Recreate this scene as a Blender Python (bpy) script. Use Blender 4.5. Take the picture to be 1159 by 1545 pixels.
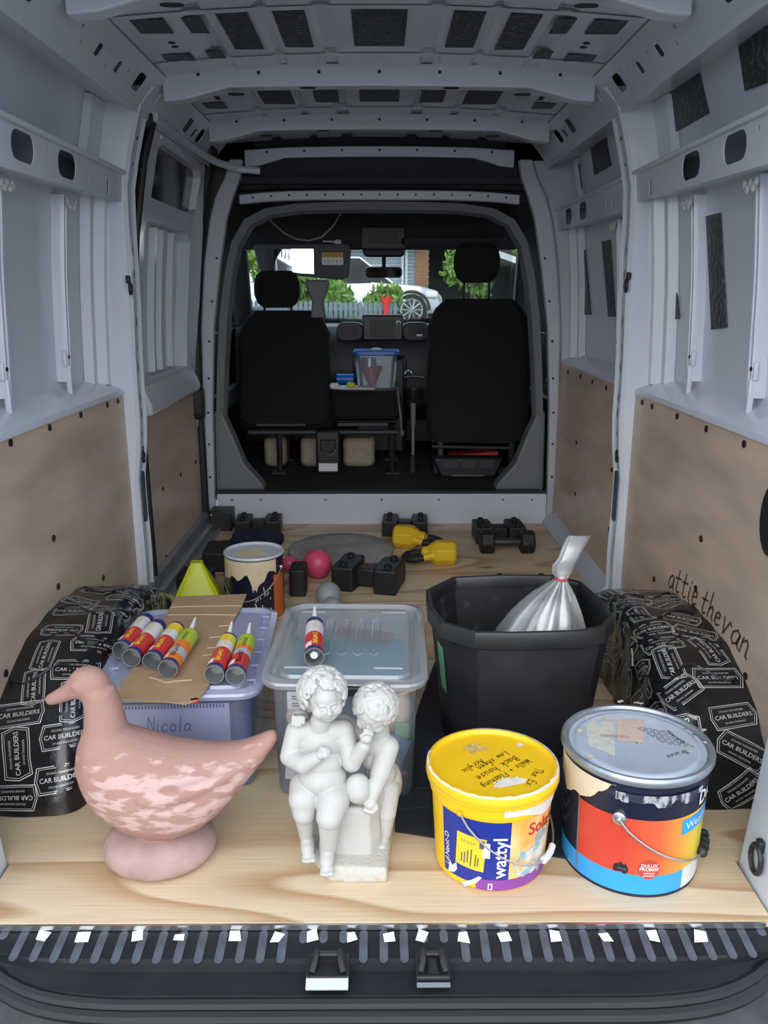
import bpy, bmesh, math, random
from mathutils import Vector, Matrix, Euler
random.seed(7)
for o in list(bpy.data.objects): bpy.data.objects.remove(o, do_unlink=True)
SC = bpy.context.scene; COL = SC.collection
PI = math.pi
# ---------------------------------------------------------------- camera
F_PX, CAM_H = 1250.0, 1.15
PITCH = math.atan((772.5-445)/F_PX); YAW = -math.atan(6.5/F_PX*math.cos(PITCH))
cd = bpy.data.cameras.new('camera'); cam = bpy.data.objects.new('camera', cd); COL.objects.link(cam)
cd.sensor_fit = 'VERTICAL'; cd.sensor_height = 24.0; cd.lens = 24.0*F_PX/1545
cd.clip_start = .05; cd.clip_end = 300
cam.location = (0, 0, CAM_H); cam.rotation_euler = (PI/2-PITCH, 0, YAW)
SC.camera = cam
# ---------------------------------------------------------------- sky and exposure
w = bpy.data.worlds.new('overcast_sky'); SC.world = w; w.use_nodes = True
bg = w.node_tree.nodes['Background']; bg.inputs['Color'].default_value = (.74, .86, 1.0, 1); bg.inputs['Strength'].default_value = .78
vs = SC.view_settings; vs.view_transform = 'Standard'; vs.look = 'None'; vs.gamma = 1.0; vs.exposure = 1.32; vs.use_curve_mapping = False
# a weak sun behind thin cloud, from behind the camera, set low to light the cargo
sd = bpy.data.lights.new('sun', 'SUN'); sd.energy = 1.15; sd.angle = math.radians(75); sd.color = (1, .95, .88)
so = bpy.data.objects.new('sun', sd); COL.objects.link(so); so.rotation_euler = (math.radians(70), 0, math.radians(-8))
# ---------------------------------------------------------------- pixel helper (a pixel gives a direction; the plane gives the distance)
def at(px, py, x=None, y=None, z=None):
    a = (px-579.5)/F_PX; b = (772.5-py)/F_PX
    cp, sp = math.cos(PITCH), math.sin(PITCH)
    dx, dy, dz = a, cp+b*sp, -sp+b*cp
    c, s = math.cos(YAW), math.sin(YAW)
    dx, dy = dx*c-dy*s, dx*s+dy*c
    t = x/dx if x is not None else y/dy if y is not None else (z-CAM_H)/dz
    return Vector((dx*t, dy*t, CAM_H+dz*t))
# ---------------------------------------------------------------- materials
MATS = {}
def mat(name, col, rough=.5, metal=0, spec=.5, var=0, vscale=8, bump=0, bscale=60, stretch=(1,1,1), col2=None, thr=None, coat=0, emit=0, sheen=0):
    """Principled material; var/col2 adds object-space noise colour, bump adds fine relief."""
    if name in MATS: return MATS[name]
    m = bpy.data.materials.new(name); m.use_nodes = True; nt = m.node_tree; N = nt.nodes; L = nt.links
    b = N['Principled BSDF']; b.inputs['Base Color'].default_value = (*col, 1); b.inputs['Roughness'].default_value = rough
    b.inputs['Metallic'].default_value = metal; b.inputs['Specular IOR Level'].default_value = spec
    b.inputs['Coat Weight'].default_value = coat
    if emit:
        b.inputs['Emission Color'].default_value = (*col, 1); b.inputs['Emission Strength'].default_value = emit
    if var or bump or col2:
        tc = N.new('ShaderNodeTexCoord'); mp = N.new('ShaderNodeMapping'); mp.inputs['Scale'].default_value = stretch
        L.new(tc.outputs['Object'], mp.inputs['Vector'])
    if var or col2:
        n = N.new('ShaderNodeTexNoise'); n.inputs['Scale'].default_value = vscale; n.inputs['Detail'].default_value = 6
        L.new(mp.outputs[0], n.inputs['Vector'])
        r = N.new('ShaderNodeValToRGB'); L.new(n.outputs['Fac'], r.inputs['Fac'])
        lo, hi = thr if thr else (.3, .7)
        r.color_ramp.elements[0].position = lo; r.color_ramp.elements[1].position = hi
        if col2: c0, c1 = col, col2
        else: c0 = [max(0, c*(1-var)) for c in col]; c1 = [min(1, c*(1+var)) for c in col]
        r.color_ramp.elements[0].color = (*c0, 1); r.color_ramp.elements[1].color = (*c1, 1)
        L.new(r.outputs['Color'], b.inputs['Base Color'])
    if bump:
        n2 = N.new('ShaderNodeTexNoise'); n2.inputs['Scale'].default_value = bscale; n2.inputs['Detail'].default_value = 4
        L.new(mp.outputs[0], n2.inputs['Vector'])
        bp = N.new('ShaderNodeBump'); bp.inputs['Strength'].default_value = bump; bp.inputs['Distance'].default_value = .004
        L.new(n2.outputs['Fac'], bp.inputs['Height']); L.new(bp.outputs['Normal'], b.inputs['Normal'])
    MATS[name] = m; return m
def glass(name, tint, alpha=.25, rough=.05, gloss=.12, diff=(.8,.8,.8)):
    """Thin translucent sheet: part see-through, part milky diffuse/translucent, part gloss."""
    m = bpy.data.materials.new(name); m.use_nodes = True; nt = m.node_tree; N = nt.nodes; L = nt.links
    N.remove(N['Principled BSDF']); out = N['Material Output']
    t = N.new('ShaderNodeBsdfTransparent'); t.inputs['Color'].default_value = (*tint, 1)
    d = N.new('ShaderNodeBsdfDiffuse'); d.inputs['Color'].default_value = (*diff, 1)
    tr = N.new('ShaderNodeBsdfTranslucent'); tr.inputs['Color'].default_value = (*diff, 1)
    g = N.new('ShaderNodeBsdfGlossy'); g.inputs['Roughness'].default_value = rough; g.inputs['Color'].default_value = (1,1,1,1)
    m0 = N.new('ShaderNodeMixShader'); m0.inputs[0].default_value = .45; L.new(d.outputs[0], m0.inputs[1]); L.new(tr.outputs[0], m0.inputs[2])
    m1 = N.new('ShaderNodeMixShader'); m1.inputs[0].default_value = alpha; L.new(t.outputs[0], m1.inputs[1]); L.new(m0.outputs[0], m1.inputs[2])
    fr = N.new('ShaderNodeFresnel'); fr.inputs['IOR'].default_value = 1.45
    mu = N.new('ShaderNodeMath'); mu.operation = 'ADD'; mu.inputs[1].default_value = gloss-.04; mu.use_clamp = True; L.new(fr.outputs[0], mu.inputs[0])
    m2 = N.new('ShaderNodeMixShader'); L.new(mu.outputs[0], m2.inputs[0]); L.new(m1.outputs[0], m2.inputs[1]); L.new(g.outputs[0], m2.inputs[2])
    L.new(m2.outputs[0], out.inputs['Surface']); MATS[name] = m; return m
def wood_floor(name, c0, c1, c2):
    """Rotary-cut pine: broad grain contours running across the van plus a fine fibre."""
    m = bpy.data.materials.new(name); m.use_nodes = True; nt = m.node_tree; N = nt.nodes; L = nt.links; b = N['Principled BSDF']
    tc = N.new('ShaderNodeTexCoord')
    mp = N.new('ShaderNodeMapping'); mp.inputs['Scale'].default_value = (.40, 2.6, 1); mp.inputs['Location'].default_value = (.37, .2, 0); L.new(tc.outputs['Object'], mp.inputs['Vector'])
    n = N.new('ShaderNodeTexNoise'); n.inputs['Scale'].default_value = 1.5; n.inputs['Detail'].default_value = 1.5; n.inputs['Distortion'].default_value = .35; L.new(mp.outputs[0], n.inputs['Vector'])
    mm = N.new('ShaderNodeMath'); mm.operation = 'MULTIPLY'; mm.inputs[1].default_value = 6.5; L.new(n.outputs['Fac'], mm.inputs[0])
    fr = N.new('ShaderNodeMath'); fr.operation = 'FRACT'; L.new(mm.outputs[0], fr.inputs[0])
    r = N.new('ShaderNodeValToRGB'); L.new(fr.outputs[0], r.inputs['Fac'])
    e = r.color_ramp.elements; e[0].position = 0; e[0].color = (*c0, 1); e[1].position = 1; e[1].color = (*c0, 1)
    a = r.color_ramp.elements.new(.55); a.color = (*c1, 1); a = r.color_ramp.elements.new(.9); a.color = (*c2, 1)
    mp2 = N.new('ShaderNodeMapping'); mp2.inputs['Scale'].default_value = (3, 140, 1); L.new(tc.outputs['Object'], mp2.inputs['Vector'])
    n2 = N.new('ShaderNodeTexNoise'); n2.inputs['Scale'].default_value = 2; n2.inputs['Detail'].default_value = 3; L.new(mp2.outputs[0], n2.inputs['Vector'])
    mx = N.new('ShaderNodeMix'); mx.data_type = 'RGBA'; mx.blend_type = 'MULTIPLY'; mx.inputs[0].default_value = .35
    r2 = N.new('ShaderNodeValToRGB'); r2.color_ramp.elements[0].position = .3; r2.color_ramp.elements[1].position = .6; r2.color_ramp.elements[0].color = (.62,.55,.45,1)
    L.new(n2.outputs['Fac'], r2.inputs['Fac']); L.new(r.outputs[0], mx.inputs[6]); L.new(r2.outputs[0], mx.inputs[7])
    # knots
    vo = N.new('ShaderNodeTexVoronoi'); vo.inputs['Scale'].default_value = 1.7; mp3 = N.new('ShaderNodeMapping'); mp3.inputs['Scale'].default_value = (.75, 1.5, .01); mp3.inputs['Location'].default_value = (.44, .32, 0)
    L.new(tc.outputs['Object'], mp3.inputs['Vector']); L.new(mp3.outputs[0], vo.inputs['Vector'])
    r3 = N.new('ShaderNodeValToRGB'); r3.color_ramp.elements[0].position = .015; r3.color_ramp.elements[0].color = (.36,.19,.09,1); r3.color_ramp.elements[1].position = .07; r3.color_ramp.elements[1].color = (1,1,1,1)
    L.new(vo.outputs['Distance'], r3.inputs['Fac'])
    mx2 = N.new('ShaderNodeMix'); mx2.data_type = 'RGBA'; mx2.blend_type = 'MULTIPLY'; mx2.inputs[0].default_value = .8
    L.new(mx.outputs[2], mx2.inputs[6]); L.new(r3.outputs[0], mx2.inputs[7]); L.new(mx2.outputs[2], b.inputs['Base Color'])
    b.inputs['Roughness'].default_value = .45; MATS[name] = m; return m
# ---------------------------------------------------------------- mesh builder
class MB:
    def __init__(s): s.v = []; s.f = []
    def add(s, vs, fs, M=None):
        k = len(s.v); s.v += [tuple(M @ Vector(p)) if M else tuple(p) for p in vs]; s.f += [tuple(i+k for i in f) for f in fs]; return s
    def box(s, c, d, rot=None):
        x, y, z = d[0]/2, d[1]/2, d[2]/2
        M = Matrix.Translation(c) @ (Euler(rot).to_matrix().to_4x4() if rot else Matrix())
        return s.add([(-x,-y,-z),(x,-y,-z),(x,y,-z),(-x,y,-z),(-x,-y,z),(x,-y,z),(x,y,z),(-x,y,z)], [(0,3,2,1),(4,5,6,7),(0,1,5,4),(1,2,6,5),(2,3,7,6),(3,0,4,7)], M)
    def bx(s, x0, x1, y0, y1, z0, z1): return s.box(((x0+x1)/2,(y0+y1)/2,(z0+z1)/2), (abs(x1-x0),abs(y1-y0),abs(z1-z0)))
    def loft(s, rings, caps=True, closed=True):
        n = len(rings[0]); k = len(s.v)
        for r in rings: s.v += [tuple(p) for p in r]
        for i in range(len(rings)-1):
            for j in range(n if closed else n-1):
                a = k+i*n+j; b = k+i*n+(j+1) % n; s.f.append((a, b, b+n, a+n))
        if caps and closed:
            s.f.append(tuple(k+j for j in reversed(range(n)))); s.f.append(tuple(k+(len(rings)-1)*n+j for j in range(n)))
        return s
    def tube(s, pts, r, n=8, closed=False):
        pts = [Vector(p) for p in pts]; m = len(pts); rings = []
        up = None
        for i, p in enumerate(pts):
            a = pts[(i-1) % m] if closed or i else p; b = pts[(i+1) % m] if closed or i < m-1 else p
            t = (b-a).normalized()
            if up is None: up = t.orthogonal().normalized()
            up = (up - t*up.dot(t)).normalized(); w_ = t.cross(up)
            rr = r[i] if isinstance(r, (list, tuple)) else r
            rings.append([p+(up*math.cos(2*PI*j/n)+w_*math.sin(2*PI*j/n))*rr for j in range(n)])
        if closed: rings.append(rings[0]); s.loft(rings, caps=False)
        else: s.loft(rings)
        return s
    def lathe(s, prof, n=32, c=(0,0,0), cap0=False, cap1=False, M=None):
        k = len(s.v); m = len(prof)
        for j in range(n):
            a = 2*PI*j/n
            for r, z in prof:
                p = Vector((c[0]+r*math.cos(a), c[1]+r*math.sin(a), c[2]+z)); s.v.append(tuple(M @ p) if M else tuple(p))
        for j in range(n):
            for i in range(m-1):
                a = k+j*m+i; b = k+((j+1) % n)*m+i; s.f.append((a, b, b+1, a+1))
        if cap0: s.f.append(tuple(k+j*m for j in reversed(range(n))))
        if cap1: s.f.append(tuple(k+j*m+m-1 for j in range(n)))
        return s
    def ell(s, c, r, rot=None, n=24, m=16):
        M = Matrix.Translation(c) @ (Euler(rot).to_matrix().to_4x4() if rot else Matrix())
        if not isinstance(r, (list, tuple)): r = (r, r, r)
        vs = [(0,0,-r[2])]; fs = []
        for i in range(1, m):
            t = -PI/2+PI*i/m
            vs += [(r[0]*math.cos(t)*math.cos(2*PI*j/n), r[1]*math.cos(t)*math.sin(2*PI*j/n), r[2]*math.sin(t)) for j in range(n)]
        vs.append((0,0,r[2])); T = len(vs)-1
        for j in range(n):
            b = (j+1) % n; fs.append((0, 1+b, 1+j)); fs.append((T, T-n+j, T-n+b))
            for i in range(m-2): fs.append((1+i*n+j, 1+i*n+b, 1+(i+1)*n+b, 1+(i+1)*n+j))
        return s.add(vs, fs, M)
    def prism(s, poly, a, b, axis='z'):
        """extrude a 2D polygon; axis z: (x,y), axis y: (x,z), axis x: (y,z)"""
        f = {'z': lambda p, t: (p[0],p[1],t), 'y': lambda p, t: (p[0],t,p[1]), 'x': lambda p, t: (t,p[0],p[1])}[axis]
        return s.loft([[f(p, a) for p in poly], [f(p, b) for p in poly]])
    def cone(s, a, b, ra, rb, n=12):
        return s.tube([a, b], [ra, rb], n)
    def cap(s, a, b, ra, rb, n=20):
        """tapered capsule"""
        s.tube([a, b], [ra, rb], n); s.ell(a, ra, n=n, m=12); return s.ell(b, rb, n=n, m=12)
    def xf(s, M): s.v = [tuple(M @ Vector(p)) for p in s.v]; return s
    def mesh(s, name='m', smooth=None):
        me = bpy.data.meshes.new(name); me.from_pydata(s.v, [], s.f); me.validate(); me.update()
        bm = bmesh.new(); bm.from_mesh(me); bmesh.ops.recalc_face_normals(bm, faces=bm.faces); bm.to_mesh(me); bm.free()
        if smooth: me.shade_smooth(); me.set_sharp_from_angle(angle=math.radians(smooth))
        return me
    def build(s, name, m, parent=None, smooth=40, bevel=0, sub=0, loc=None, remesh=0, sm=0):
        o = bpy.data.objects.new(name, s.mesh(name, smooth)); COL.objects.link(o)
        o.data.materials.append(MATS[m] if isinstance(m, str) else m)
        if parent: o.parent = parent
        if loc is not None: o.location = loc
        if bevel:
            q = o.modifiers.new('bevel', 'BEVEL'); q.width = bevel; q.segments = 2; q.limit_method = 'ANGLE'; q.angle_limit = math.radians(40); q.harden_normals = False
        if remesh:
            q = o.modifiers.new('remesh', 'REMESH'); q.mode = 'VOXEL'; q.voxel_size = remesh; q.use_smooth_shade = True
        if sm:
            q = o.modifiers.new('smooth', 'SMOOTH'); q.factor = .5; q.iterations = sm
        if sub:
            q = o.modifiers.new('sub', 'SUBSURF'); q.levels = sub; q.render_levels = sub
        return o
def tag(o, label=None, cat=None, group=None, kind=None):
    for k, v_ in (('label', label), ('category', cat), ('group', group), ('kind', kind)):
        if v_: o[k] = v_
    return o
def thing(name, label, cat, loc=(0,0,0), rz=0, group=None, kind=None):
    o = bpy.data.objects.new(name, None); COL.objects.link(o); o.empty_display_size = .05
    o.location = loc; o.rotation_euler = (0, 0, rz); return tag(o, label, cat, group, kind)
def share(o, parent=None, loc=None, rot=None, name=None):
    c = o.copy(); COL.objects.link(c); c.parent = parent if parent else o.parent
    if loc is not None: c.location = loc
    if rot is not None: c.rotation_euler = rot
    if name: c.name = name
    return c
def copy_tree(o, parent=None):
    c = o.copy(); COL.objects.link(c); c.parent = parent
    for ch in list(o.children): copy_tree(ch, c)
    return c
def rrect(w_, h_, r, n=5, cx=0, cy=0):
    out = []
    for sx, sy, a0 in ((1,1,0), (-1,1,90), (-1,-1,180), (1,-1,270)):
        for i in range(n+1):
            a = math.radians(a0+90*i/n); out.append((cx+sx*(w_/2-r)+r*math.cos(a), cy+sy*(h_/2-r)+r*math.sin(a)))
    return out
def holed(outer, holes, fn, name, m, parent, th=.003, smooth=None):
    """flat panel with real holes: 2D loops filled, mapped to 3D by fn, thickened"""
    bm = bmesh.new(); edges = []
    for lp in [outer]+holes:
        vs_ = [bm.verts.new((p[0], p[1], 0)) for p in lp]
        edges += [bm.edges.new((vs_[i], vs_[(i+1) % len(vs_)])) for i in range(len(vs_))]
    bmesh.ops.triangle_fill(bm, use_beauty=True, use_dissolve=False, edges=edges)
    for v_ in bm.verts: v_.co = Vector(fn(v_.co.x, v_.co.y))
    bmesh.ops.recalc_face_normals(bm, faces=bm.faces)
    me = bpy.data.meshes.new(name); bm.to_mesh(me); bm.free()
    if smooth: me.shade_smooth(); me.set_sharp_from_angle(angle=math.radians(smooth))
    o = bpy.data.objects.new(name, me); COL.objects.link(o); me.materials.append(MATS[m] if isinstance(m, str) else m); o.parent = parent
    q = o.modifiers.new('solid', 'SOLIDIFY'); q.thickness = th; q.offset = 0
    return o
# ---------------------------------------------------------------- lettering
_tc = {}
def text2d(body, size=1.0, bold=0):
    """flat letter mesh as (verts2d, faces), origin at left baseline"""
    k = (body, bold)
    if k not in _tc:
        cu = bpy.data.curves.new('t', 'FONT'); cu.body = body; cu.size = 1; cu.resolution_u = 3; cu.offset = bold
        o = bpy.data.objects.new('t', cu); COL.objects.link(o); bpy.context.view_layer.update()
        me = bpy.data.meshes.new_from_object(o.evaluated_get(bpy.context.evaluated_depsgraph_get()))
        _tc[k] = ([(v_.co.x, v_.co.y) for v_ in me.vertices], [tuple(p.vertices) for p in me.polygons])
        bpy.data.objects.remove(o); bpy.data.curves.remove(cu); bpy.data.meshes.remove(me)
    vs_, fs = _tc[k]; return [(x*size, y*size) for x, y in vs_], fs
def put2d(mb, vf, fn):
    mb.add([fn(x, y) for x, y in vf[0]], vf[1])
def text_w(vf): return max(p[0] for p in vf[0])
# single-stroke handwriting, each letter a list of polylines on a unit em
SF = {
'a': [[(.5,.42),(.3,.5),(.1,.35),(.08,.12),(.25,0),(.42,.12),(.5,.42),(.48,.1),(.6,0)]], 't': [[(.25,.85),(.2,.1),(.35,0),(.5,.08)],[(.02,.52),(.5,.56)]],
'i': [[(.15,.5),(.12,.08),(.25,0)],[(.18,.68),(.2,.72)]], 'e': [[(.08,.25),(.4,.3),(.4,.45),(.25,.5),(.1,.38),(.08,.12),(.25,0),(.48,.08)]],
'h': [[(.12,1),(.08,0)],[(.09,.3),(.28,.5),(.42,.42),(.42,.08),(.55,0)]], 'v': [[(.05,.5),(.2,0),(.42,.5),(.55,.42)]], 'n': [[(.08,.5),(.08,0)],[(.08,.35),(.28,.5),(.4,.4),(.42,.05),(.55,0)]],
'N': [[(.08,0),(.1,.95),(.5,0),(.52,.95)]], 'c': [[(.45,.42),(.28,.5),(.08,.3),(.12,.05),(.3,0),(.48,.1)]], 'o': [[(.28,.5),(.08,.32),(.12,.05),(.3,0),(.46,.18),(.42,.42),(.28,.5)]], 'l': [[(.15,1),(.12,.08),(.25,0)]],
'T': [[(.3,.95),(.28,0)],[(0,.92),(.6,.97)]], 'E': [[(.5,.95),(.08,.9),(.08,0),(.5,.03)],[(.08,.5),(.4,.52)]], 'x': [[(.05,.5),(.45,0)],[(.45,.5),(.05,0)]], '.': [[(.1,0),(.13,.04)]], 'W': [[(0,.95),(.15,0),(.32,.6),(.48,0),(.65,.95)]],
's': [[(.42,.45),(.25,.52),(.1,.38),(.38,.2),(.3,.02),(.06,.04)]], '+': [[(.25,.5),(.25,.1)],[(.05,.3),(.45,.3)]], 'F': [[(.5,.95),(.1,.92),(.08,0)],[(.08,.5),(.4,.52)]], 'g': [[(.45,.45),(.25,.5),(.08,.3),(.2,.05),(.42,.15),(.45,.45),(.42,-.25),(.2,-.35),(.05,-.25)]],
'B': [[(.08,0),(.1,.95),(.45,.85),(.4,.6),(.1,.5),(.5,.4),(.48,.08),(.08,0)]], 'k': [[(.1,1),(.08,0)],[(.42,.5),(.1,.22),(.45,0)]], 'u': [[(.08,.5),(.1,.08),(.28,0),(.42,.15),(.44,.5),(.44,.08),(.55,0)]], 'L': [[(.12,.95),(.08,.02),(.5,.03)]],
'w': [[(.02,.5),(.14,0),(.28,.4),(.42,0),(.56,.5)]], 'A': [[(.02,0),(.28,.95),(.52,0)],[(.12,.35),(.44,.35)]], 'r': [[(.1,.5),(.08,0)],[(.09,.3),(.22,.48),(.4,.45)]], 'y': [[(.06,.5),(.1,.2),(.28,.15),(.44,.5),(.4,-.2),(.2,-.35)]], 'C': [[(.52,.8),(.3,.95),(.08,.5),(.2,.05),(.5,.12)]], 'd': [[(.42,.4),(.2,.48),(.06,.2),(.25,0),(.42,.2),(.45,1),(.44,0)]], ' ': []}
def scribble(mb, text, size, fn, wpen=.0016, adv=.62, jit=.03, slant=.12):
    """write text as thin pen ribbons; fn maps 2D to 3D"""
    x0 = 0; rnd = random.Random(text)
    for ch in text:
        for pl in SF.get(ch, []):
            p = [((x0+a+b*slant+rnd.uniform(-jit, jit)*.4)*size, (b+rnd.uniform(-jit, jit)*.4)*size) for a, b in pl]
            for i in range(len(p)-1):
                (ax, ay), (bx_, by) = p[i], p[i+1]; l = math.hypot(bx_-ax, by-ay) or 1e-6
                ex, ey = (bx_-ax)/l*wpen*.4, (by-ay)/l*wpen*.4
                nx, ny = -(by-ay)/l*wpen/2, (bx_-ax)/l*wpen/2
                mb.add([fn(ax-ex+nx, ay-ey+ny), fn(ax-ex-nx, ay-ey-ny), fn(bx_+ex-nx, by+ey-ny), fn(bx_+ex+nx, by+ey+ny)], [(0,1,2,3)])
        x0 += adv if ch != 'i' and ch != 'l' else adv*.6
    return x0*size
def cyl_fn(r, a0, z0, rot=0, taper=0, c=(0,0)):
    """flat (u,v) in metres onto a cylinder; a0 angle of u=0, rot turns the writing"""
    cr, sr = math.cos(rot), math.sin(rot)
    def fn(u, v_):
        uu, vv = u*cr-v_*sr, u*sr+v_*cr; rr = r+taper*(z0+vv); a = a0+uu/r
        return (c[0]+rr*math.cos(a), c[1]+rr*math.sin(a), z0+vv)
    return fn
def cpatch(mb, r, a0, a1, z0, z1, taper=0, n=None, outline=None):
    """piece of a cylinder wall; outline: list of (u 0..1, v 0..1) lower/upper"""
    n = n or max(2, int(abs(a1-a0)/.08)); k = len(mb.v)
    for i in range(n+1):
        a = a0+(a1-a0)*i/n
        for z in (z0, z1): rr = r+taper*z; mb.v.append((rr*math.cos(a), rr*math.sin(a), z))
    for i in range(n): mb.f.append((k+2*i, k+2*i+2, k+2*i+3, k+2*i+1))
    return mb
# ---------------------------------------------------------------- material set
mat('paint', (.60,.64,.72), .22, spec=.5, var=.03, vscale=3, bump=.03, bscale=9)
mat('paint_dull', (.46,.49,.56), .38, var=.05, vscale=4)
mat('seam', (.55,.56,.58), .6, var=.25, vscale=120, bump=.6, bscale=90)
mat('black', (.010,.010,.011), .5)
mat('black_rubber', (.012,.012,.014), .6, bump=.1, bscale=200)
mat('black_plastic', (.016,.017,.020), .42, var=.2, vscale=6, bump=.06, bscale=250)
mat('dark_plastic', (.035,.037,.043), .5, bump=.1, bscale=300)
mat('headliner', (.03,.031,.036), .85, bump=.1, bscale=200)
mat('grey_trim', (.16,.17,.185), .55, bump=.05, bscale=200)
mat('seat_fabric', (.006,.006,.007), .9, bump=.15, bscale=300)
mat('ply_lining', (.56,.42,.325), .36, var=.17, vscale=4.5, stretch=(1,.6,2.4))
mat('dirty_metal', (.34,.36,.39), .35, metal=.5, var=.2, vscale=12)
mat('alloy', (.62,.63,.65), .3, metal=1, var=.1, vscale=30)
mat('white_plastic', (.75,.76,.77), .4)
mat('tape', (.80,.80,.80), .6)
mat('bumper', (.011,.0125,.017), .55, spec=.3, var=.3, vscale=9, bump=.12, bscale=350)
mat('bumper_pad', (.075,.085,.105), .55, var=.3, vscale=20, bump=.3, bscale=400)
mat('bumper_dust', (.035,.035,.038), .8, var=.45, vscale=14, bump=.3, bscale=120)
mat('mat_cloth', (.016,.019,.027), .85, var=.25, vscale=10, bump=.25, bscale=160)
mat('terracotta', (.37,.205,.170), .78, col2=(.54,.355,.325), thr=(.49,.58), vscale=30, stretch=(.6,1,1.7), bump=.3, bscale=110)
_m = MATS['terracotta']; _n = _m.node_tree.nodes; _l = _m.node_tree.links      # the pale flaking coat survives on the breast and back, not on the neck
_s = _n.new('ShaderNodeSeparateXYZ'); _l.new(_n['Texture Coordinate'].outputs['Object'], _s.inputs[0]); _r = _n.new('ShaderNodeMapRange'); _r.inputs[1].default_value = .22; _r.inputs[2].default_value = .30; _r.inputs[3].default_value = .0; _r.inputs[4].default_value = -.30
_l.new(_s.outputs[2], _r.inputs[0]); _r2 = _n.new('ShaderNodeMapRange'); _r2.inputs[1].default_value = .09; _r2.inputs[2].default_value = .13; _r2.inputs[3].default_value = -.10; _r2.inputs[4].default_value = .02; _l.new(_s.outputs[2], _r2.inputs[0])
_a = _n.new('ShaderNodeMath'); _l.new(_n['Noise Texture'].outputs['Fac'], _a.inputs[0]); _l.new(_r.outputs[0], _a.inputs[1]); _b = _n.new('ShaderNodeMath'); _l.new(_a.outputs[0], _b.inputs[0]); _l.new(_r2.outputs[0], _b.inputs[1]); _l.new(_b.outputs[0], _n['Color Ramp'].inputs[0])
mat('terracotta_plain', (.50,.255,.205), .75, var=.1, vscale=20, bump=.2, bscale=90)
mat('terracotta_base', (.31,.20,.18), .78, col2=(.44,.295,.27), vscale=16, bump=.35, bscale=60)
mat('marble', (.47,.46,.435), .6, var=.05, vscale=14, bump=.06, bscale=120)
mat('marble_base', (.50,.47,.42), .7, col2=(.42,.30,.20), thr=(.60,.76), vscale=34, bump=.6, bscale=110)
mat('yellow', (.86,.52,.012), .38, var=.04, vscale=5)
mat('yellow_dark', (.72,.40,.01), .45)
mat('label_blue', (.012,.028,.26), .35)
mat('purple', (.24,.055,.32), .4)
mat('label_orange', (.82,.36,.05), .4, col2=(.80,.62,.30), vscale=14, thr=(.35,.7))
mat('label_photo', (.25,.42,.55), .4, col2=(.72,.68,.55), vscale=34, thr=(.42,.58))
mat('sticker_yellow', (.78,.58,.03), .5)
mat('ink', (.012,.012,.014), .5)
mat('ink_soft', (.10,.09,.10), .6)
mat('ink_blue', (.03,.03,.12), .6)
mat('white_print', (.82,.82,.84), .4)
mat('cream', (.70,.58,.40), .45, var=.08, vscale=25, bump=.2, bscale=60)
mat('smear', (.72,.68,.60), .55, var=.12, vscale=30)
mat('brown_smear', (.60,.40,.15), .5, var=.3, vscale=70, bump=.4, bscale=80)
mat('wire', (.55,.55,.56), .35, metal=.9)
mat('tin_lid', (.50,.56,.66), .33, metal=.25, var=.08, vscale=16)
mat('tin_rim', (.36,.40,.44), .35, metal=.7, var=.15, vscale=30)
mat('navy', (.010,.012,.032), .3, var=.2, vscale=8)
mat('red_label', (.62,.085,.035), .35, var=.1, vscale=5)
mat('sky_blue', (.03,.33,.78), .35)
mat('tub', (.018,.019,.022), .40, var=.35, vscale=7, bump=.12, bscale=40)
mat('tub_in', (.013,.014,.016), .6, col2=(.05,.052,.055), thr=(.58,.78), vscale=26)
mat('cardboard', (.40,.265,.155), .8, var=.1, vscale=14, bump=.2, bscale=80)
mat('cardboard_ridge', (.55,.40,.26), .8)
mat('tube_red', (.62,.045,.04), .25); mat('tube_white', (.74,.72,.74), .25); mat('tube_navy', (.03,.03,.16), .3); mat('tube_yellow', (.82,.62,.04), .25)
mat('tube_lime', (.42,.55,.05), .25); mat('tube_orange', (.80,.22,.03), .25); mat('tube_grey', (.45,.47,.5), .3); mat('tube_in', (.30,.32,.33), .4, metal=.6)
mat('nozzle', (.74,.74,.72), .35)
mat('foil', (.010,.010,.011), .22, spec=.7, bump=.55, bscale=26, var=.3, vscale=30)
mat('foil_print', (.70,.70,.70), .35, metal=.4, bump=.5, bscale=40)
mat('foil_copper', (.07,.048,.04), .35, metal=.3, bump=.5, bscale=30)
mat('pad', (.022,.024,.03), .4, spec=.6, col2=(.10,.11,.12), thr=(.52,.66), vscale=55, bump=.8, bscale=70)
mat('gym_black', (.012,.012,.014), .5, bump=.12, bscale=150)
mat('kettle_yellow', (.80,.50,.02), .35, spec=.5)
mat('pink_vinyl', (.66,.07,.17), .4); mat('grey_vinyl', (.30,.32,.34), .45)
mat('lime', (.60,.66,.02), .4)
mat('stone', (.33,.32,.30), .85, var=.22, vscale=9, bump=.4, bscale=50)
mat('navy_cloth', (.010,.012,.04), .85, bump=.3, bscale=60)
mat('paper', (.76,.77,.80), .6); mat('paper_blue', (.45,.50,.80), .6)
mat('skin_cloth', (.72,.56,.47), .85, var=.12, vscale=40, bump=.5, bscale=90)
mat('teal', (.07,.42,.52), .7, var=.2, vscale=30); mat('red_cloth', (.55,.07,.07), .8, var=.2, vscale=20); mat('green_card', (.22,.52,.30), .6); mat('mid_blue', (.10,.25,.50), .6, var=.2, vscale=20); mat('cream_card', (.68,.63,.55), .7, var=.1, vscale=20)
mat('stick', (.72,.55,.32), .6); mat('blue_lid', (.03,.16,.60), .3); mat('hot_pink', (.70,.06,.13), .4); mat('beige_felt', (.42,.35,.27), .9, var=.12, vscale=20)
mat('carpet', (.012,.012,.014), .95, bump=.4, bscale=120)
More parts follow.
